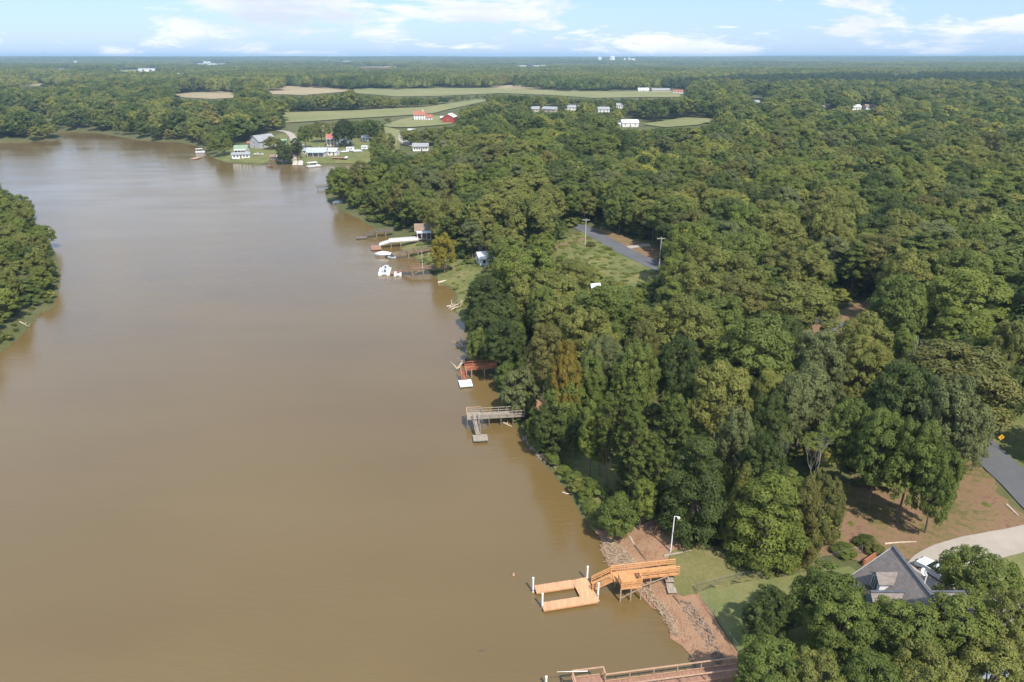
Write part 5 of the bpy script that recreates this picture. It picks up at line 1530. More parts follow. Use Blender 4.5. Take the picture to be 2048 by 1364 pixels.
# rocks, sticks, brush
def rock_mass(name, label, cat, poly_px, n_, smin, smax, mat, seed, stick=False):
    g_ = random.Random(seed)
    pw = [on_ground(u, v) for u, v in poly_px]
    xs_ = [p.x for p in pw]; ys_ = [p.y for p in pw]
    pts = []
    while len(pts) < n_:
        q_ = (g_.uniform(min(xs_), max(xs_)), g_.uniform(min(ys_), max(ys_)))
        if in_poly(np.array([q_]), [(p.x, p.y) for p in pw])[0]: pts.append(q_)
    zs = height(np.array([p[0] for p in pts]), np.array([p[1] for p in pts])) + 0.12
    mb = MB()
    for (x, y), z in zip(pts, zs):
        s_ = g_.uniform(smin, smax) * (1 if g_.random() < .85 else 1.7)
        if stick:
            a_ = g_.uniform(0, 3.14) if stick != 2 else g_.gauss(1.0, .5); d = Vector((math.cos(a_), math.sin(a_), g_.uniform(-.12, .25)))
            c = Vector((x, y, max(z, 0) + .1 + g_.uniform(0, .15)))
            mb.beam(c - d * s_, c + d * s_, .035 + .02 * g_.random(), .03)
        else:
            ring = []
            k0 = g_.uniform(0, 6)
            for j in range(5):
                a_ = k0 + j * 1.2566 + g_.uniform(-.3, .3); r_ = s_ * g_.uniform(.7, 1.2)
                ring.append((x + r_ * math.cos(a_), y + r_ * math.sin(a_)))
            hz_ = s_ * g_.uniform(.5, 1.0)
            mb.prism([(a_, b2, z - .1) for a_, b2 in ring], [(x + (a_ - x) * .62, y + (b2 - y) * .62, z + .06 + hz_ + g_.uniform(-.2, .2) * s_) for a_, b2 in ring])
    o = mb.build(name, mat); tag(o, label, cat, kind='stuff')
rock_mass('riprap', 'loose grey broken rock scattered down the clay bank', 'rocks', [(1356, 1205), (1380, 1205), (1400, 1230), (1425, 1265), (1440, 1295), (1452, 1330), (1430, 1330), (1405, 1280), (1378, 1240)], 260, .05, .16, M_rock, 3)
rock_mass('stones', 'scattered pale stones on the clay shore', 'stones', [(1270, 1170), (1340, 1185), (1400, 1260), (1460, 1340), (1400, 1335), (1340, 1265), (1300, 1210)], 150, .04, .10, M_straw, 4)
rock_mass('flotsam', 'mat of bleached reeds and sticks washed onto the clay shore', 'flotsam', [(1200, 1075), (1232, 1085), (1258, 1110), (1270, 1130), (1240, 1140), (1216, 1126), (1207, 1100)], 400, .2, .6, M_straw, 5, stick=1)
rock_mass('flotsam', 'bleached reeds along the waterline by the rocks', 'flotsam', [(1268, 1168), (1290, 1172), (1340, 1230), (1360, 1275), (1345, 1270), (1330, 1238), (1305, 1210), (1284, 1183)], 300, .12, .35, M_straw, 6, stick=1)
t = rock_mass('brush_pile', 'heap of cut brown branches behind the lamp post', 'brush', [(1312, 1046), (1345, 1036), (1352, 1052), (1325, 1062)], 110, .5, 1.3, M_brush, 7, stick=1)
rock_mass('boulders', 'pale boulders at the foot of the bank past the grey pier', 'rocks', [(1046, 876), (1054, 872), (1072, 900), (1110, 935), (1104, 941), (1064, 905)], 38, .12, .34, M_rock, 8)
b_ = P(1027, 1151, 0)
t = thing('buoy', b_, 'small pale buoy floating off the orange dock', 'buoy')
MB().tube([b_ + Vector((0, 0, -.2)), b_ + Vector((0, 0, .05)), b_ + Vector((0, 0, .25)), b_ + Vector((0, 0, .4))], [.1, .2, .16, .04], 10).build('float', M_tanrail, t)
MB().tube([b_ + Vector((0, 0, .38)), b_ + Vector((0, 0, .55))], .03, 6).build('stem', M_steel, t)

# =================================================================== BUILDINGS
def house(name, label, cat, pos, W, D, hw, hr, rz, wall, roof, wins=3, door=True, chimney=False, group=None, porch=None, over=.45, gable_wall=None, winmat=None, floors=1):
    """gabled building: ridge along local x, front faces local -y"""
    z0 = pos[2] - .3
    t = thing(name, Vector((pos[0], pos[1], pos[2])), label, cat, group)
    ca, sa = math.cos(rz), math.sin(rz)
    T = lambda x, y, z: Vector((pos[0] + x * ca - y * sa, pos[1] + x * sa + y * ca, pos[2] + z))
    mb = MB()
    pent = lambda x: [T(x, -D / 2, -.3), T(x, D / 2, -.3), T(x, D / 2, hw), T(x, 0, hw + hr), T(x, -D / 2, hw)]
    mb.prism(list(reversed(pent(W / 2))), list(reversed(pent(-W / 2))))
    wl_ = mb.build('wall', wall, t)
    sl = hr / (D / 2)
    rf = MB()
    e = over; th = .14
    for sg in (-1, 1):
        y1, z1 = sg * (D / 2 + e), hw - sl * e
        q0 = [T(-W / 2 - e, y1, z1 + .03), T(W / 2 + e, y1, z1 + .03), T(W / 2 + e, 0, hw + hr + .03), T(-W / 2 - e, 0, hw + hr + .03)]
        q1 = [p + Vector((0, 0, th)) for p in q0]
        if sg > 0: q0.reverse(); q1.reverse()
        rf.prism(q0, q1)
    ro = rf.build('roof', roof, t); 
    if chimney:
        c = T(W * .3, 0, hw + hr + .3); MB().box(c, (.8, .8, 1.8), rz).build('chimney', chimney, ro)
    for fl_ in range(floors):
        zc = hw * (fl_ + .56) / floors
        for i in range(wins):
            x = (-.5 + (i + .5) / wins) * W * .9
            if door and fl_ == 0 and i == wins // 2: continue
            c = T(x, -D / 2 - .03, zc)
            w_ = MB().box(c, (1.1, .08, 1.2), rz).build('window', M_white, t)
            MB().box(T(x, -D / 2 - .06, zc), (.9, .06, 1.0), rz).build('pane', winmat or M_glass, w_)
        for sg in (-1, 1):
            w_ = MB().box(T(sg * (W / 2 + .03), 0, zc), (.08, 1.1, 1.2), rz).build('window', M_white, t)
            MB().box(T(sg * (W / 2 + .06), 0, zc), (.06, .9, 1.0), rz).build('pane', M_glass, w_)
    if door:
        MB().box(T((-.5 + (wins // 2 + .5) / wins) * W * .9, -D / 2 - .03, 1.0), (1.0, .08, 2.1), rz).build('door', M_brownwall, t)
    if porch:
        dp, pm = porch
        MB().prism([T(-W * .45, -D / 2 - dp, hw - .35), T(W * .45, -D / 2 - dp, hw - .35), T(W * .45, -D / 2 - .05, hw - .02), T(-W * .45, -D / 2 - .05, hw - .02)],
                   [T(-W * .45, -D / 2 - dp, hw - .25), T(W * .45, -D / 2 - dp, hw - .25), T(W * .45, -D / 2 - .05, hw + .08), T(-W * .45, -D / 2 - .05, hw + .08)]).build('porch_roof', pm, t)
        for x in (-.42, -.14, .14, .42):
            MB().beam(T(W * x, -D / 2 - dp + .15, -.3), T(W * x, -D / 2 - dp + .15, hw - .34), .14, .14).build('porch_post', M_white, t)
        MB().box(T(0, -D / 2 - dp / 2, .25), (W * .9, dp, .2), rz).build('porch_floor', M_grey, t)
    return t

def ph(u0, u1, vb):
    """ground point below a building seen between u0 and u1 with its foot at vb, and its width"""
    p = on_ground((u0 + u1) / 2, vb)
    depth = p.y * _cp - (p.z - CAM_H) * _sp
    return p, (u1 - u0) * depth / FPX

# ---- the village on the point
G = 'village buildings'
def H(name, label, cat, u0, u1, vb, D, hw, hr, rz, wall, roof, **kw):
    p, W = ph(u0, u1, vb)
    kw.setdefault('group', G)
    p = p + Vector((0, D * .5, 0)); p.z = max(gz(p.x, p.y), 0.3)
    return house(name, label, cat, p, max(W / max(abs(math.cos(R(rz))), .5) - .8, 1.8), D, hw, hr, R(rz), wall, roof, **kw)
H('cottage', 'white cottage with a pale green roof near the gravel tip', 'house', 467, 494, 308, 6.5, 2.9, 2.2, 6, M_siding, M_roof_green, wins=4, porch=(2.2, M_roof_white))
H('boathouse', 'long low white building on the lawn below the green roof', 'building', 463, 499, 318, 4.2, 2.4, .9, 10, M_white, M_roof_grey, wins=5)
H('house', 'pale grey house with a tall steep gable behind the round shrub', 'house', 511, 535, 296, 9.0, 4.6, 3.6, 62, M_greywall, M_roof_grey, wins=3, floors=2)
H('shelter', 'open red roofed shelter beside the grey gabled house', 'shelter', 494, 514, 294, 5.0, 2.6, 1.1, 4, M_brownwall, M_roof_red, wins=3)
H('shed', 'small white shed behind the red roofed shelter', 'shed', 502, 511, 281, 3.0, 2.4, .9, 0, M_white, M_roof_white, wins=1, door=False)
H('boathouse', 'narrow brown boathouse beside the big dark tree', 'building', 540, 551, 325, 3.6, 3.0, 1.0, 5, M_brownwall, M_roof_brown, wins=1, door=False)
H('shed', 'grey shed with white windows under the big dark tree', 'shed', 552, 577, 324, 4.0, 2.5, 1.0, 3, M_greywall, M_roof_grey, wins=4)
H('hut', 'brown roofed hut with a pale front beside the boat ramp', 'building', 577, 598, 321, 5.0, 2.5, 2.2, 24, M_tanwall, M_roof_brown, wins=2)
H('house', 'long house with a pale blue metal roof and deep porch facing the water', 'house', 613, 653, 314, 7.0, 3.2, 1.9, 2, M_greywall, M_roof_blue, wins=7, porch=(2.5, M_roof_blue))
H('garage', 'white garage with a pale roof joined to the long porch house', 'garage', 655, 675, 312, 6.0, 2.8, 1.5, -8, M_siding, M_roof_white, wins=2)
H('house', 'tall pink grey house with a red roof on the village green', 'house', 651, 676, 293, 8.0, 5.2, 2.4, 8, M_tanwall, M_roof_red, wins=3, floors=2, porch=(2.5, M_roof_grey))
H('shed', 'pale blue shed on the village green', 'shed', 680, 694, 288, 3.6, 2.3, .9, 0, M_roof_blue, M_roof_white, wins=1, door=False)
H('shed', 'tiny cream shed next to the pale blue one', 'shed', 697, 705, 289, 2.6, 1.9, .8, 0, M_tanwall, M_roof_white, wins=1, door=False)
H('carport', 'white carport with dark openings behind the village green', 'carport', 723, 738, 283, 5.5, 2.8, .9, 4, M_white, M_roof_white, wins=2, door=False)
H('bungalow', 'long white bungalow with a grey roof beside the lane', 'house', 824, 857, 302, 7.0, 2.8, 1.7, 3, M_white, M_roof_grey, wins=6)
H('farmhouse', 'white farmhouse with a red roof and chimney on the hay field', 'house', 827, 851, 241, 8.0, 5.0, 3.0, 4, M_white, M_roof_red, wins=4, floors=2, chimney=M_white, group='farm buildings')
H('garage', 'low red roofed wing with dark bays beside the farmhouse', 'garage', 851, 865, 241, 6.5, 2.8, 2.2, 4, M_white, M_roof_red, wins=2, door=False, group='farm buildings')
H('barn', 'bright red barn with a gable front on the hay field', 'barn', 891, 907, 246, 10.0, 5.0, 2.6, 80, M_barn_red, M_roof_white, wins=1, door=False, group='farm buildings')
H('barn_shed', 'open shed with a pale roof leaning beside the red barn', 'shed', 880, 893, 242, 6.0, 3.0, 1.0, 8, M_darkred, M_roof_white, wins=1, door=False, group='farm buildings')
H('barn', 'pale fronted barn with a long white roof in the woods', 'barn', 1242, 1277, 254, 9.0, 3.6, 1.9, 6, M_siding, M_roof_white, wins=3, group='farm buildings')
H('shed', 'small white annex beside the white roofed barn', 'shed', 1233, 1242, 254, 4.0, 2.2, .8, 6, M_white, M_roof_white, wins=1, door=False, group='farm buildings')
def camper(u0, u1, vb, label):
    p, W = ph(u0, u1, vb)
    t = thing('camper_trailer', p, label, 'camper', 'vehicles in the village')
    MB().prism([(p.x - W / 2, p.y - 1.2, p.z + .6), (p.x + W / 2, p.y - 1.2, p.z + .6), (p.x + W / 2, p.y + 1.2, p.z + .6), (p.x - W / 2, p.y + 1.2, p.z + .6)], [(p.x - W / 2 + .3, p.y - 1.15, p.z + 2.8), (p.x + W / 2 - .1, p.y - 1.15, p.z + 2.8), (p.x + W / 2 - .1, p.y + 1.15, p.z + 2.8), (p.x - W / 2 + .3, p.y + 1.15, p.z + 2.8)]).build('body', M_hull, t)
    for x in (-.25, .2): MB().box((p.x + W * x, p.y - 1.19, p.z + 1.9), (1.0, .08, .6)).build('window', M_glass, t)
    MB().box((p.x, p.y - 1.2, p.z + 1.5), (.7, .07, 1.7)).build('door', M_greywall, t)
    for x in (-.12, .12):
        for yy_ in (-1.0, 1.0): MB().tube([(p.x + W * x, p.y + yy_ - .12, p.z + .38), (p.x + W * x, p.y + yy_ + .12, p.z + .38)], .38, 10).build('wheel', M_tyre, t)
camper(693, 709, 303, 'long white camper parked on the village lawn')
camper(723, 736, 300, 'shorter pale camper parked under the village trees')
q_ = on_ground(716, 305); motor_boat('boat under a pale cover beside the white camper', q_, 6.0, 2.4, R(20), z0=q_.z + .4, cover=M_teal, group='boats by the village')
dk = on_ground(678, 318)
t = thing('sun_deck', dk, 'low pinkish timber deck with a white end in front of the white garage', 'deck')
mb = MB(); boards(mb, (dk.x - 4.5, dk.y + 1), (dk.x + 4.5, dk.y - .2), 4.0, dk.z + .7, dk.z + .7, bw=.5); o = mb.build('deck_boards', M_redwood2, t); o['kind'] = 'stuff'
for x in (-4, 0, 4): MB().beam((dk.x + x, dk.y - 1.5, dk.z - .3), (dk.x + x, dk.y - 1.5, dk.z + .65), .15, .15).build('leg', M_pile, t)
MB().box((dk.x + 4.6, dk.y - .2, dk.z + 1.0), (1.6, 3.4, .6)).build('bench', M_white, t)
bd = P(541, 333, 0)
t = thing('boat_landing', bd, 'small red brown landing with dark posts below the brown boathouse', 'dock')
mb = MB(); boards(mb, (bd.x - 1.8, bd.y), (bd.x + 1.8, bd.y), 4.0, .6, .6, bw=.3); o = mb.build('deck_boards', M_redwood, t); o['kind'] = 'stuff'
for x in (-1.6, 1.6):
    for yy_ in (-1.8, 1.8): MB().beam((bd.x + x, bd.y + yy_, -1), (bd.x + x, bd.y + yy_, 3.2), .3, .3).build('post', M_edge, t)
MB().box((bd.x, bd.y, 1.2), (1.0, 1.2, 1.1)).build('locker', M_greyd, t)
for u, lab in ((591, 'pale concrete boat ramp beside the brown roofed hut'), (602, 'second concrete ramp running down to the village shore')):
    a_, b2 = on_ground(u, 322), on_ground(u - 1, 331)
    t = thing('boat_ramp', a_, lab, 'ramp', 'village boat ramps')
    n_ = 6
    for k in range(n_):
        f0, f1 = k / n_, (k + .94) / n_
        p0, p1 = a_.lerp(b2, f0), a_.lerp(b2, f1)
        MB().beam(p0 + Vector((0, 0, .25)), p1 + Vector((0, 0, .22)), 2.8, .2).build('slab', M_conc, t)
RG = 'houses among the trees beyond the meadow'
for u0, u1, vb, lab, wall, roof, rz in (
    (1053, 1079, 224, 'low house with a grey green roof at the end of the row', M_tanwall, M_roof_grey, 4), (1087, 1115, 224, 'white gabled house between the two low grey roofs', M_tanwall, M_roof_grey, -30),
    (1127, 1152, 221, 'low blue grey roofed house in the row', M_siding, M_roof_grey, 3), (1155, 1163, 221, 'small brown shed beside the blue grey roof', M_brownwall, M_roof_brown, 3),
    (1194, 1219, 225, 'white clustered house with several pale roofs', M_siding, M_roof_grey, 12), (1232, 1246, 217, 'small white house behind the clustered one', M_white, M_roof_grey, 0),
    (1303, 1340, 184, 'large grey roofed house on the far field', M_tanwall, M_roof_grey, 5), (1347, 1367, 187, 'red roofed house on the far field', M_siding, M_roof_red, -12), (1276, 1298, 183, 'pale long shed on the far field', M_white, M_roof_white, 0),
    (1508, 1520, 210, 'narrow white house at the edge of the dark far woods', M_white, M_roof_grey, 40), (1580, 1591, 221, 'small grey house under round trees', M_greywall, M_roof_grey, 0), (1644, 1671, 221, 'tan house with a yard beyond the low hill', M_tanwall, M_roof_brown, 6),
    (1703, 1722, 220, 'white house beside the reddish roof beyond the low hill', M_white, M_roof_white, 4), (1730, 1762, 219, 'long house with a faded reddish roof beyond the low hill', M_siding, M_roof_brown, 3)):
    H('house', lab, 'house', u0, u1, vb, 8.0, 3.0, 2.2, rz, wall, roof, wins=3, group=RG)
# ---- houses by the docks
DG = 'cottages by the river docks'
H('cottage', 'dark red cottage with white porch trim above the white railed pier', 'house', 828, 864, 479, 6.0, 2.8, 1.8, 8, M_darkred, M_roof_brown, wins=3, porch=(2.0, M_roof_white), group=DG)
H('gazebo', 'white canopy roof among the trees by the long brown pier', 'gazebo', 953, 986, 531, 4.6, 2.3, 1.3, 20, M_white, M_roof_white, wins=2, group=DG)
H('shed', 'small tan shed behind the white canopy', 'shed', 956, 972, 505, 3.0, 2.4, 1.0, 20, M_tanwall, M_roof_brown, wins=1, door=False, group=DG)
H('cottage', 'grey roofed cottage with a white front among the trees', 'house', 1018, 1046, 484, 6.0, 2.6, 1.7, -20, M_white, M_roof_grey, wins=3, group=DG)
H('shed', 'white shed half hidden below the meadow', 'shed', 1181, 1200, 596, 3.0, 2.4, 1.0, 10, M_white, M_roof_white, wins=1, group=DG)
# ---- tall things and works at the horizon
def far_box(name, label, cat, u0, u1, vt, vb, D, mat, group, round_=False, depth_m=30, caps=True):
    x = lambda u: (u - 1024) / FPX * (D * _cp + (CAM_H - 20) * _sp)
    def zat(v):
        d = ray(1024, v); return CAM_H + d.z / d.y * D
    z1, z0 = zat(vt), min(zat(vb), gz((x(u0) + x(u1)) / 2, D)) - 4
    c = Vector(((x(u0) + x(u1)) / 2, D, z0)); w_ = max(x(u1) - x(u0), 4)
    t = thing(name, c, label, cat, group)
    if round_:
        MB().tube([(c.x, D, z0), (c.x, D, z1)], w_ / 2, 12).build('shaft', mat, t)
        MB().tube([(c.x, D, z1), (c.x, D, z1 + w_ * .05), (c.x, D, z1 + w_ * .2)], [w_ / 2 * 1.05, w_ / 2 * 1.05, w_ * .1], 12).build('cap', mat, t)
    else:
        MB().box((c.x, D, (z0 + z1) / 2), (w_, depth_m, z1 - z0)).build('wall', mat, t)
        MB().box((c.x, D, z1 + .4), (w_ + 1.5, depth_m + 1.5, .8)).build('roof', M_roof_white, t)
        n_ = max(1, int(w_ / 25))
        for i in range(n_):
            MB().box((c.x + (-.5 + (i + .5) / n_) * w_ * .9, D - depth_m / 2 - .1, z0 + (z1 - z0) * .7), (8, .3, 3)).build('window', M_glass, t)
WG = 'works on the horizon'
far_box('silo', 'thin white tower standing apart at the horizon works', 'tower', 1196, 1202, 113.5, 124, 5200, M_white, WG)
far_box('silo', 'fat white round tower of the horizon works', 'tower', 1219.5, 1229, 114, 124, 5200, M_white, WG, True)
far_box('mill', 'long white mill hall beside the fat tower', 'mill', 1208, 1246, 120, 125, 5200, M_white, WG)
far_box('silo', 'short white silo between the two mill halls', 'tower', 1247, 1251, 117, 125, 5200, M_white, WG, True)
far_box('silo', 'second short silo close to the long low hall', 'tower', 1256, 1260, 116, 125, 5200, M_white, WG, True)
far_box('mill', 'stepped white block of the horizon works', 'mill', 1262, 1269, 117, 125, 5200, M_white, WG)
far_box('mill', 'long low white hall trailing from the horizon works', 'mill', 1269, 1294, 121, 125, 5200, M_white, WG)
FG = 'white buildings in the far woods'
for u0, u1, vt, vb, D, lab in FARB:
    far_box('far_building', lab, 'building', u0, u1, vt, vb, D, M_white, FG, depth_m=14)
far_box('far_building', 'long rusty brown factory hall in the middle woods', 'building', 705, 792, 134, 138, 2700, M_brick, FG, depth_m=20)

# ------------------------------------------------------------------ the house with the grey roof
hx, hy = 41.4, 57.5
hz0 = gz(hx, hy)
t = thing('house', (hx, hy, hz0), 'house with grey shingle roofs and an arched dormer window behind the trees', 'house')
X0, X1, XR = 37.6, 45.4, 41.5
ze, zr = hz0 + 4.3, hz0 + 8.4
MB().prism(list(reversed([(X0, 59.4, hz0 - .3), (X1, 59.4, hz0 - .3), (X1, 59.4, ze), (XR, 59.4, zr), (X0, 59.4, ze)])), list(reversed([(X0, 52, hz0 - .3), (X1, 52, hz0 - .3), (X1, 52, ze), (XR, 52, zr), (X0, 52, ze)]))).build('wing_wall', M_brick, t)
def slab(pts, name, mat, th=.16, parent=t):
    pts = [Vector(p) for p in pts]
    n_ = (pts[1] - pts[0]).cross(pts[2] - pts[0]).normalized()
    if n_.z < 0: pts.reverse(); n_ = -n_
    return MB().prism([p - n_ * th for p in pts], pts).build(name, mat, parent)
sl = (zr - ze) / (XR - X0); oh = .5
wr = slab([(X0 - oh, 59.9, ze - sl * oh + .2), (XR, 59.9, zr + .2), (XR, 51.6, zr + .2), (X0 - oh, 51.6, ze - sl * oh + .2)], 'roof_slope', M_shingle)
slab([(X1 + oh, 59.9, ze - sl * oh + .2), (XR + .02, 59.9, zr + .2), (XR + .02, 51.6, zr + .2), (X1 + oh, 51.6, ze - sl * oh + .2)], 'roof_slope', M_shingle)
MB().beam((XR, 60.0, zr + .24), (XR, 51.5, zr + .24), .32, .1).build('ridge_cap', M_shingle2, t)
for sg in (-1, 1): MB().beam((XR, 59.93, zr + .06), (XR + sg * (XR - X0 + oh), 59.93, ze - sl * oh + .06), .05, .24).build('rake_board', M_siding, t)
# main block, ridge along x
zr2, ye, yr = hz0 + 7.0, 49.6, 54.6
zm = hz0 + 3.2
MB().prism([(37.2, ye + .6, hz0 - .3), (37.2, 58.6, hz0 - .3), (37.2, 58.6, zm), (37.2, yr, zr2 - .1), (37.2, ye + .6, zm)], [(52.5, ye + .6, hz0 - .3), (52.5, 58.6, hz0 - .3), (52.5, 58.6, zm), (52.5, yr, zr2 - .1), (52.5, ye + .6, zm)]).build('main_wall', M_siding_b, t)
slab([(36.7, ye, zm - .3), (53, ye, zm - .3), (53, yr, zr2 + .2), (36.7, yr, zr2 + .2)], 'roof_slope', M_shingle)
slab([(45.6, 59.3, zm - .1), (53, 59.3, zm - .1), (53, yr + .02, zr2 + .2), (43.2, yr + .02, zr2 + .2)], 'roof_slope', M_shingle)
MB().beam((36.7, yr, zr2 + .23), (53, yr, zr2 + .23), .3, .09).build('ridge_cap', M_shingle2, t)
MB().beam((36.7, ye - .03, zm - .36), (53, ye - .03, zm - .36), .06, .26).build('fascia', M_siding, t)
# porch roof on the river side
slab([(34.6, 60.2, hz0 + 3.05), (X0 + .4, 60.2, ze + .25), (X0 + .4, 55.4, ze + .25), (34.6, 55.4, hz0 + 3.05)], 'porch_roof', M_shingle2)
MB().beam((34.55, 60.2, hz0 + 2.95), (34.55, 55.4, hz0 + 2.95), .06, .22).build('fascia', M_siding, t)
for y in (55.8, 57.8, 59.8): MB().beam((34.8, y, hz0 - .3), (34.8, y, hz0 + 2.9), .18, .18).build('porch_post', M_siding, t)
# dormer
dx0, dy0, dy1 = 38.55, 56.1, 57.75
dzb = ze + (dx0 - X0) * sl + .12; dzt = dzb + 1.55; dzr = dzt + .62; dxe = XR - .3
dm = MB().prism([(dx0, dy0, dzb - .4), (dx0, dy1, dzb - .4), (dx0, dy1, dzt), (dx0, (dy0 + dy1) / 2, dzr), (dx0, dy0, dzt)], [(dxe, dy0, dzb - .4), (dxe, dy1, dzb - .4), (dxe, dy1, dzt), (dxe, (dy0 + dy1) / 2, dzr), (dxe, dy0, dzt)]).build('dormer', M_siding, t)
ym = (dy0 + dy1) / 2
slab([(dx0 - .25, dy0 - .22, dzt - .12), (dxe + .6, dy0 - .22, dzt - .12), (dxe + .6, ym, dzr + .1), (dx0 - .25, ym, dzr + .1)], 'dormer_roof', M_shingle, .08, dm)
slab([(dx0 - .25, dy1 + .22, dzt - .12), (dxe + .6, dy1 + .22, dzt - .12), (dxe + .6, ym + .01, dzr + .1), (dx0 - .25, ym + .01, dzr + .1)], 'dormer_roof', M_shingle, .08, dm)
MB().box((dx0 - .03, ym, dzb + .68), (.05, 1.56, 1.6)).build('dormer_face_shade', M_siding_b, dm)  # blue-grey panel paints the shade on the white dormer front
arch = [(-.5, .0), (.5, .0), (.5, 1.0)] + [(.5 * math.cos(a), 1.0 + .45 * math.sin(a)) for a in (R(30), R(60), R(90), R(120), R(150))] + [(-.5, 1.0)]
MB().prism([(dx0 - .055, ym + y * 1.22, dzb + .12 + z * 1.06) for y, z in arch], [(dx0 - .09, ym + y * 1.22, dzb + .12 + z * 1.06) for y, z in arch]).build('window_frame', M_white, dm)
MB().prism([(dx0 - .09, ym + y, dzb + .2 + z) for y, z in arch], [(dx0 - .12, ym + y, dzb + .2 + z) for y, z in arch]).build('window_pane', M_glass, dm)
for y in (-.17, .17): MB().beam((dx0 - .135, ym + y, dzb + .2), (dx0 - .135, ym + y, dzb + 1.6), .03, .03).build('glazing_bar', M_white, dm)
MB().tube([(43.2, 56.2, zr2 - .2), (43.2, 56.2, zr2 + 1.0)], .07, 8).build('vent_pipe', M_white, t)
d0 = Vector((45.0, 59.2, ze + 1.0))
ds = thing('satellite_dish', d0, 'white satellite dish on the far side of the grey roof', 'satellite dish')
MB().tube([d0 + Vector((0, 0, -.8)), d0 + Vector((0, 0, .3))], .03, 6).build('mast', M_steel, ds)
mb = MB(); nrm = Vector((.35, -.7, .6)).normalized(); a1_ = nrm.cross(Vector((0, 0, 1))).normalized(); a2_ = nrm.cross(a1_)
cen = d0 + Vector((0, 0, .45)); rings = []
for rr_, dd_ in ((.05, 0), (.25, .03), (.42, .09)):
    rings.append([cen + nrm * dd_ + (a1_ * math.cos(a) + a2_ * math.sin(a)) * rr_ for a in [2 * math.pi * j / 14 for j in range(14)]])
vs_, fs_ = [p for r_ in rings for p in r_], []
for i in range(2):
    for j in range(14): fs_.append((i * 14 + j, i * 14 + (j + 1) % 14, (i + 1) * 14 + (j + 1) % 14, (i + 1) * 14 + j))
fs_.append(tuple(range(14)))
mb.add(vs_, fs_); mb.build('reflector', M_white, ds)
MB().tube([cen, cen + nrm * .45], .015, 5).build('feed_arm', M_steel, ds)
# brick corner and shrubs
b_ = on_ground(1735, 1122)
bw_ = thing('garden_wall', b_, 'low orange brick wall beside the grey porch roof', 'wall')
for row in range(6):
    for k in range(9):
        MB().box((b_.x - 1.0 + k * .25 + (row % 2) * .12, b_.y - 0.9 + k * .17, b_.z + .09 + row * .16), (.27, .2, .15), .6).build('brick', M_brick, bw_)
for u, v, h, r_, lf, lab in ((1686, 1108, 1.4, 1.5, 'mid', 'low green shrub in the bare earth behind the house'), (1728, 1088, 1.2, 1.3, 'dark', 'small dark shrub beside the pale pole behind the house'), (1600, 1128, 1.3, 1.3, 'brown', 'brownish shrub by the wire fence'), (1745, 1105, 1.5, 1.2, 'brown', 'reddish brown shrub at the brick wall'),
    (1182, 492, 1.5, 1.7, 'brown', 'dark weedy shrub at the foot of the meadow power pole'), (1218, 500, 1.1, 1.2, 'lime', 'pale yellow green bush on the meadow beside the road')):
    p = on_ground(u, v); plant('bush', p.x, p.y, h, r_, lf, lab, 'low shrubs in the open')
for k, (u, v) in enumerate(((1118, 948), (1134, 963), (1149, 983), (1160, 1003), (1171, 1022), (1186, 1044), (1202, 1058), (1168, 985), (1064, 888), (1077, 904), (1096, 928), (1052, 868), (1004, 800), (994, 774), (1012, 818))):
    p = on_ground(u, v); lf = ('lime', 'mid', 'olive')[k % 3]
    plant('bush', p.x + .8, p.y, 1.3 + .35 * (k % 4), 1.1 + .25 * (k % 3), lf, 'low ' + LEAFWORD[lf] + ' shrub on the open bank above the waterline', 'low shrubs on the open bank')
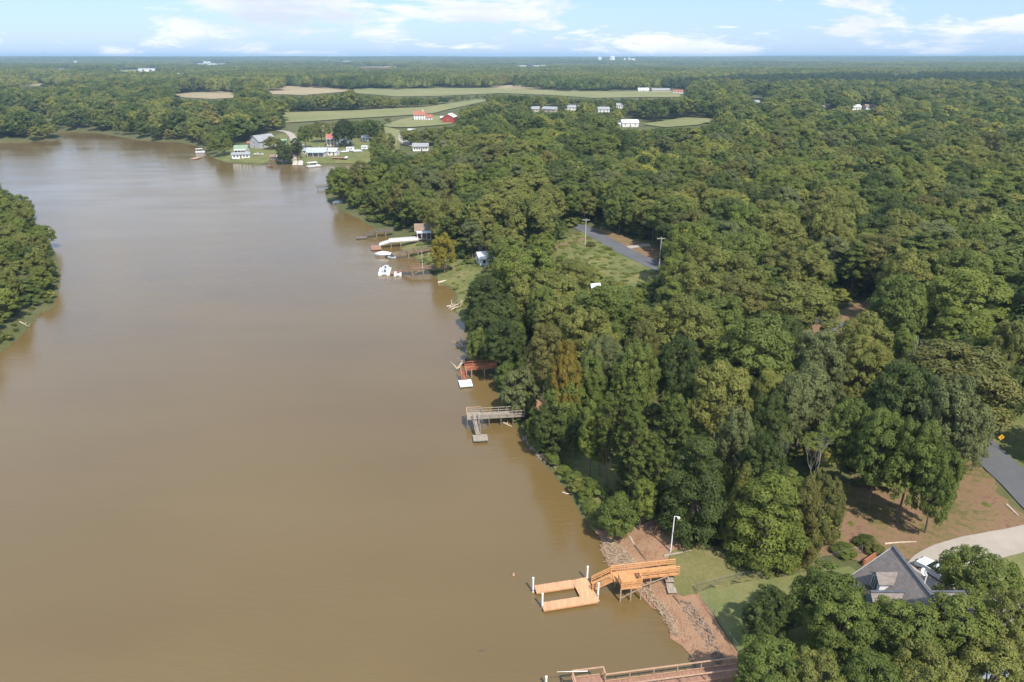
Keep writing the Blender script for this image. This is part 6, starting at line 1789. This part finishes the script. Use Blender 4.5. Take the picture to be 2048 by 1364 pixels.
# cars
def car(pos, rz, label, paint_, group=None):
    t = thing('parked_car', pos, label, 'car', group)
    ca, sa = math.cos(rz), math.sin(rz)
    T = lambda x, y, z: Vector((pos[0] + x * ca - y * sa, pos[1] + x * sa + y * ca, pos[2] + .2 + z))
    side = [(-2.3, .3), (2.3, .3), (2.35, .62), (2.2, .82), (1.1, .98), (-1.7, 1.02), (-2.25, .95), (-2.35, .6)]
    MB().prism([T(x, -.88, z) for x, z in side], [T(x, .88, z) for x, z in side]).build('body', paint_, t)
    cab = [(1.05, .97), (.25, 1.45), (-1.1, 1.48), (-1.85, 1.0)]
    MB().prism([T(x, -.78, z) for x, z in cab], [T(x, .78, z) for x, z in cab]).build('cabin', M_glass, t)
    MB().prism([T(x, y, z) for x, y, z in ((.3, -.74, 1.43), (-1.15, -.74, 1.46), (-1.15, .74, 1.46), (.3, .74, 1.43))][::-1], [T(x, y, z) for x, y, z in ((.25, -.68, 1.51), (-1.1, -.68, 1.54), (-1.1, .68, 1.54), (.25, .68, 1.51))][::-1]).build('roof', paint_, t)
    for x in (-1.4, 1.45):
        for y in (-.82, .82):
            w_ = MB().tube([T(x, y - .1, .14), T(x, y + .1, .14)], .33, 14).build('wheel', M_tyre, t)
            MB().tube([T(x, y - .11, .14), T(x, y + .11, .14)], .19, 10).build('rim', M_steel, w_)
    for y in (-.6, .6): MB().box(T(2.33, y, .66), (.08, .35, .16), rz).build('headlight', M_glass, t)
car(on_ground(1872, 1153), R(118), 'white car parked on the concrete driveway behind the grey roof', M_hull)
for u, v, a_, lab, m_ in ((592, 317, 20, 'white pickup sized car beside the brown roofed hut', M_hull), (606, 300, 70, 'dark car on the village lane', M_seat), (640, 299, 10, 'pale car behind the long porch house', M_steel), (690, 305, 30, 'white car between the garage and the campers', M_hull), (806, 281, 120, 'white car on the lane above the bungalow', M_hull)):
    car(on_ground(u, v), R(a_), lab, m_, 'vehicles in the village')
H('house', 'small white house with a grey roof behind the village green', 'house', 633, 648, 262, 7.0, 3.0, 1.8, 6, M_white, M_roof_grey, wins=3)
H('house', 'low white house with a green roof behind the round village shrub', 'house', 556, 572, 292, 6.0, 2.7, 1.5, 10, M_siding, M_roof_green, wins=3)
H('shed', 'grey roofed shed on the village lane', 'shed', 604, 614, 309, 4.0, 2.4, 1.2, 0, M_tanwall, M_roof_grey, wins=1, door=False)
H('house', 'pale house half hidden above the lane', 'house', 815, 830, 271, 6.0, 2.8, 1.7, 0, M_siding, M_roof_white, wins=2)

# =================================================================== the air
hz = MB().add([(-14500, -300, -4.5), (14500, -300, -4.5), (14500, 15500, -4.5), (-14500, 15500, -4.5), (-14500, -300, 86), (14500, -300, 86), (14500, 15500, 86), (-14500, 15500, 86)],
    [(3, 2, 1, 0), (4, 5, 6, 7), (0, 1, 5, 4), (1, 2, 6, 5), (2, 3, 7, 6), (3, 0, 4, 7)])
m = bpy.data.materials.new('haze'); m.use_nodes = True
nt = m.node_tree; nt.nodes.clear()
ho = nt.nodes.new('ShaderNodeOutputMaterial'); pv = nt.nodes.new('ShaderNodeVolumePrincipled')
pv.inputs['Color'].default_value = (0.50, 0.74, 0.95, 1)
pv.inputs['Density'].default_value = 1.1e-4
pv.inputs['Anisotropy'].default_value = 0.0
nt.links.new(pv.outputs[0], ho.inputs['Volume'])
haze = hz.build('haze', m)
tag(haze, 'pale blue haze over the distant land', 'haze', kind='stuff')
haze.visible_shadow = True
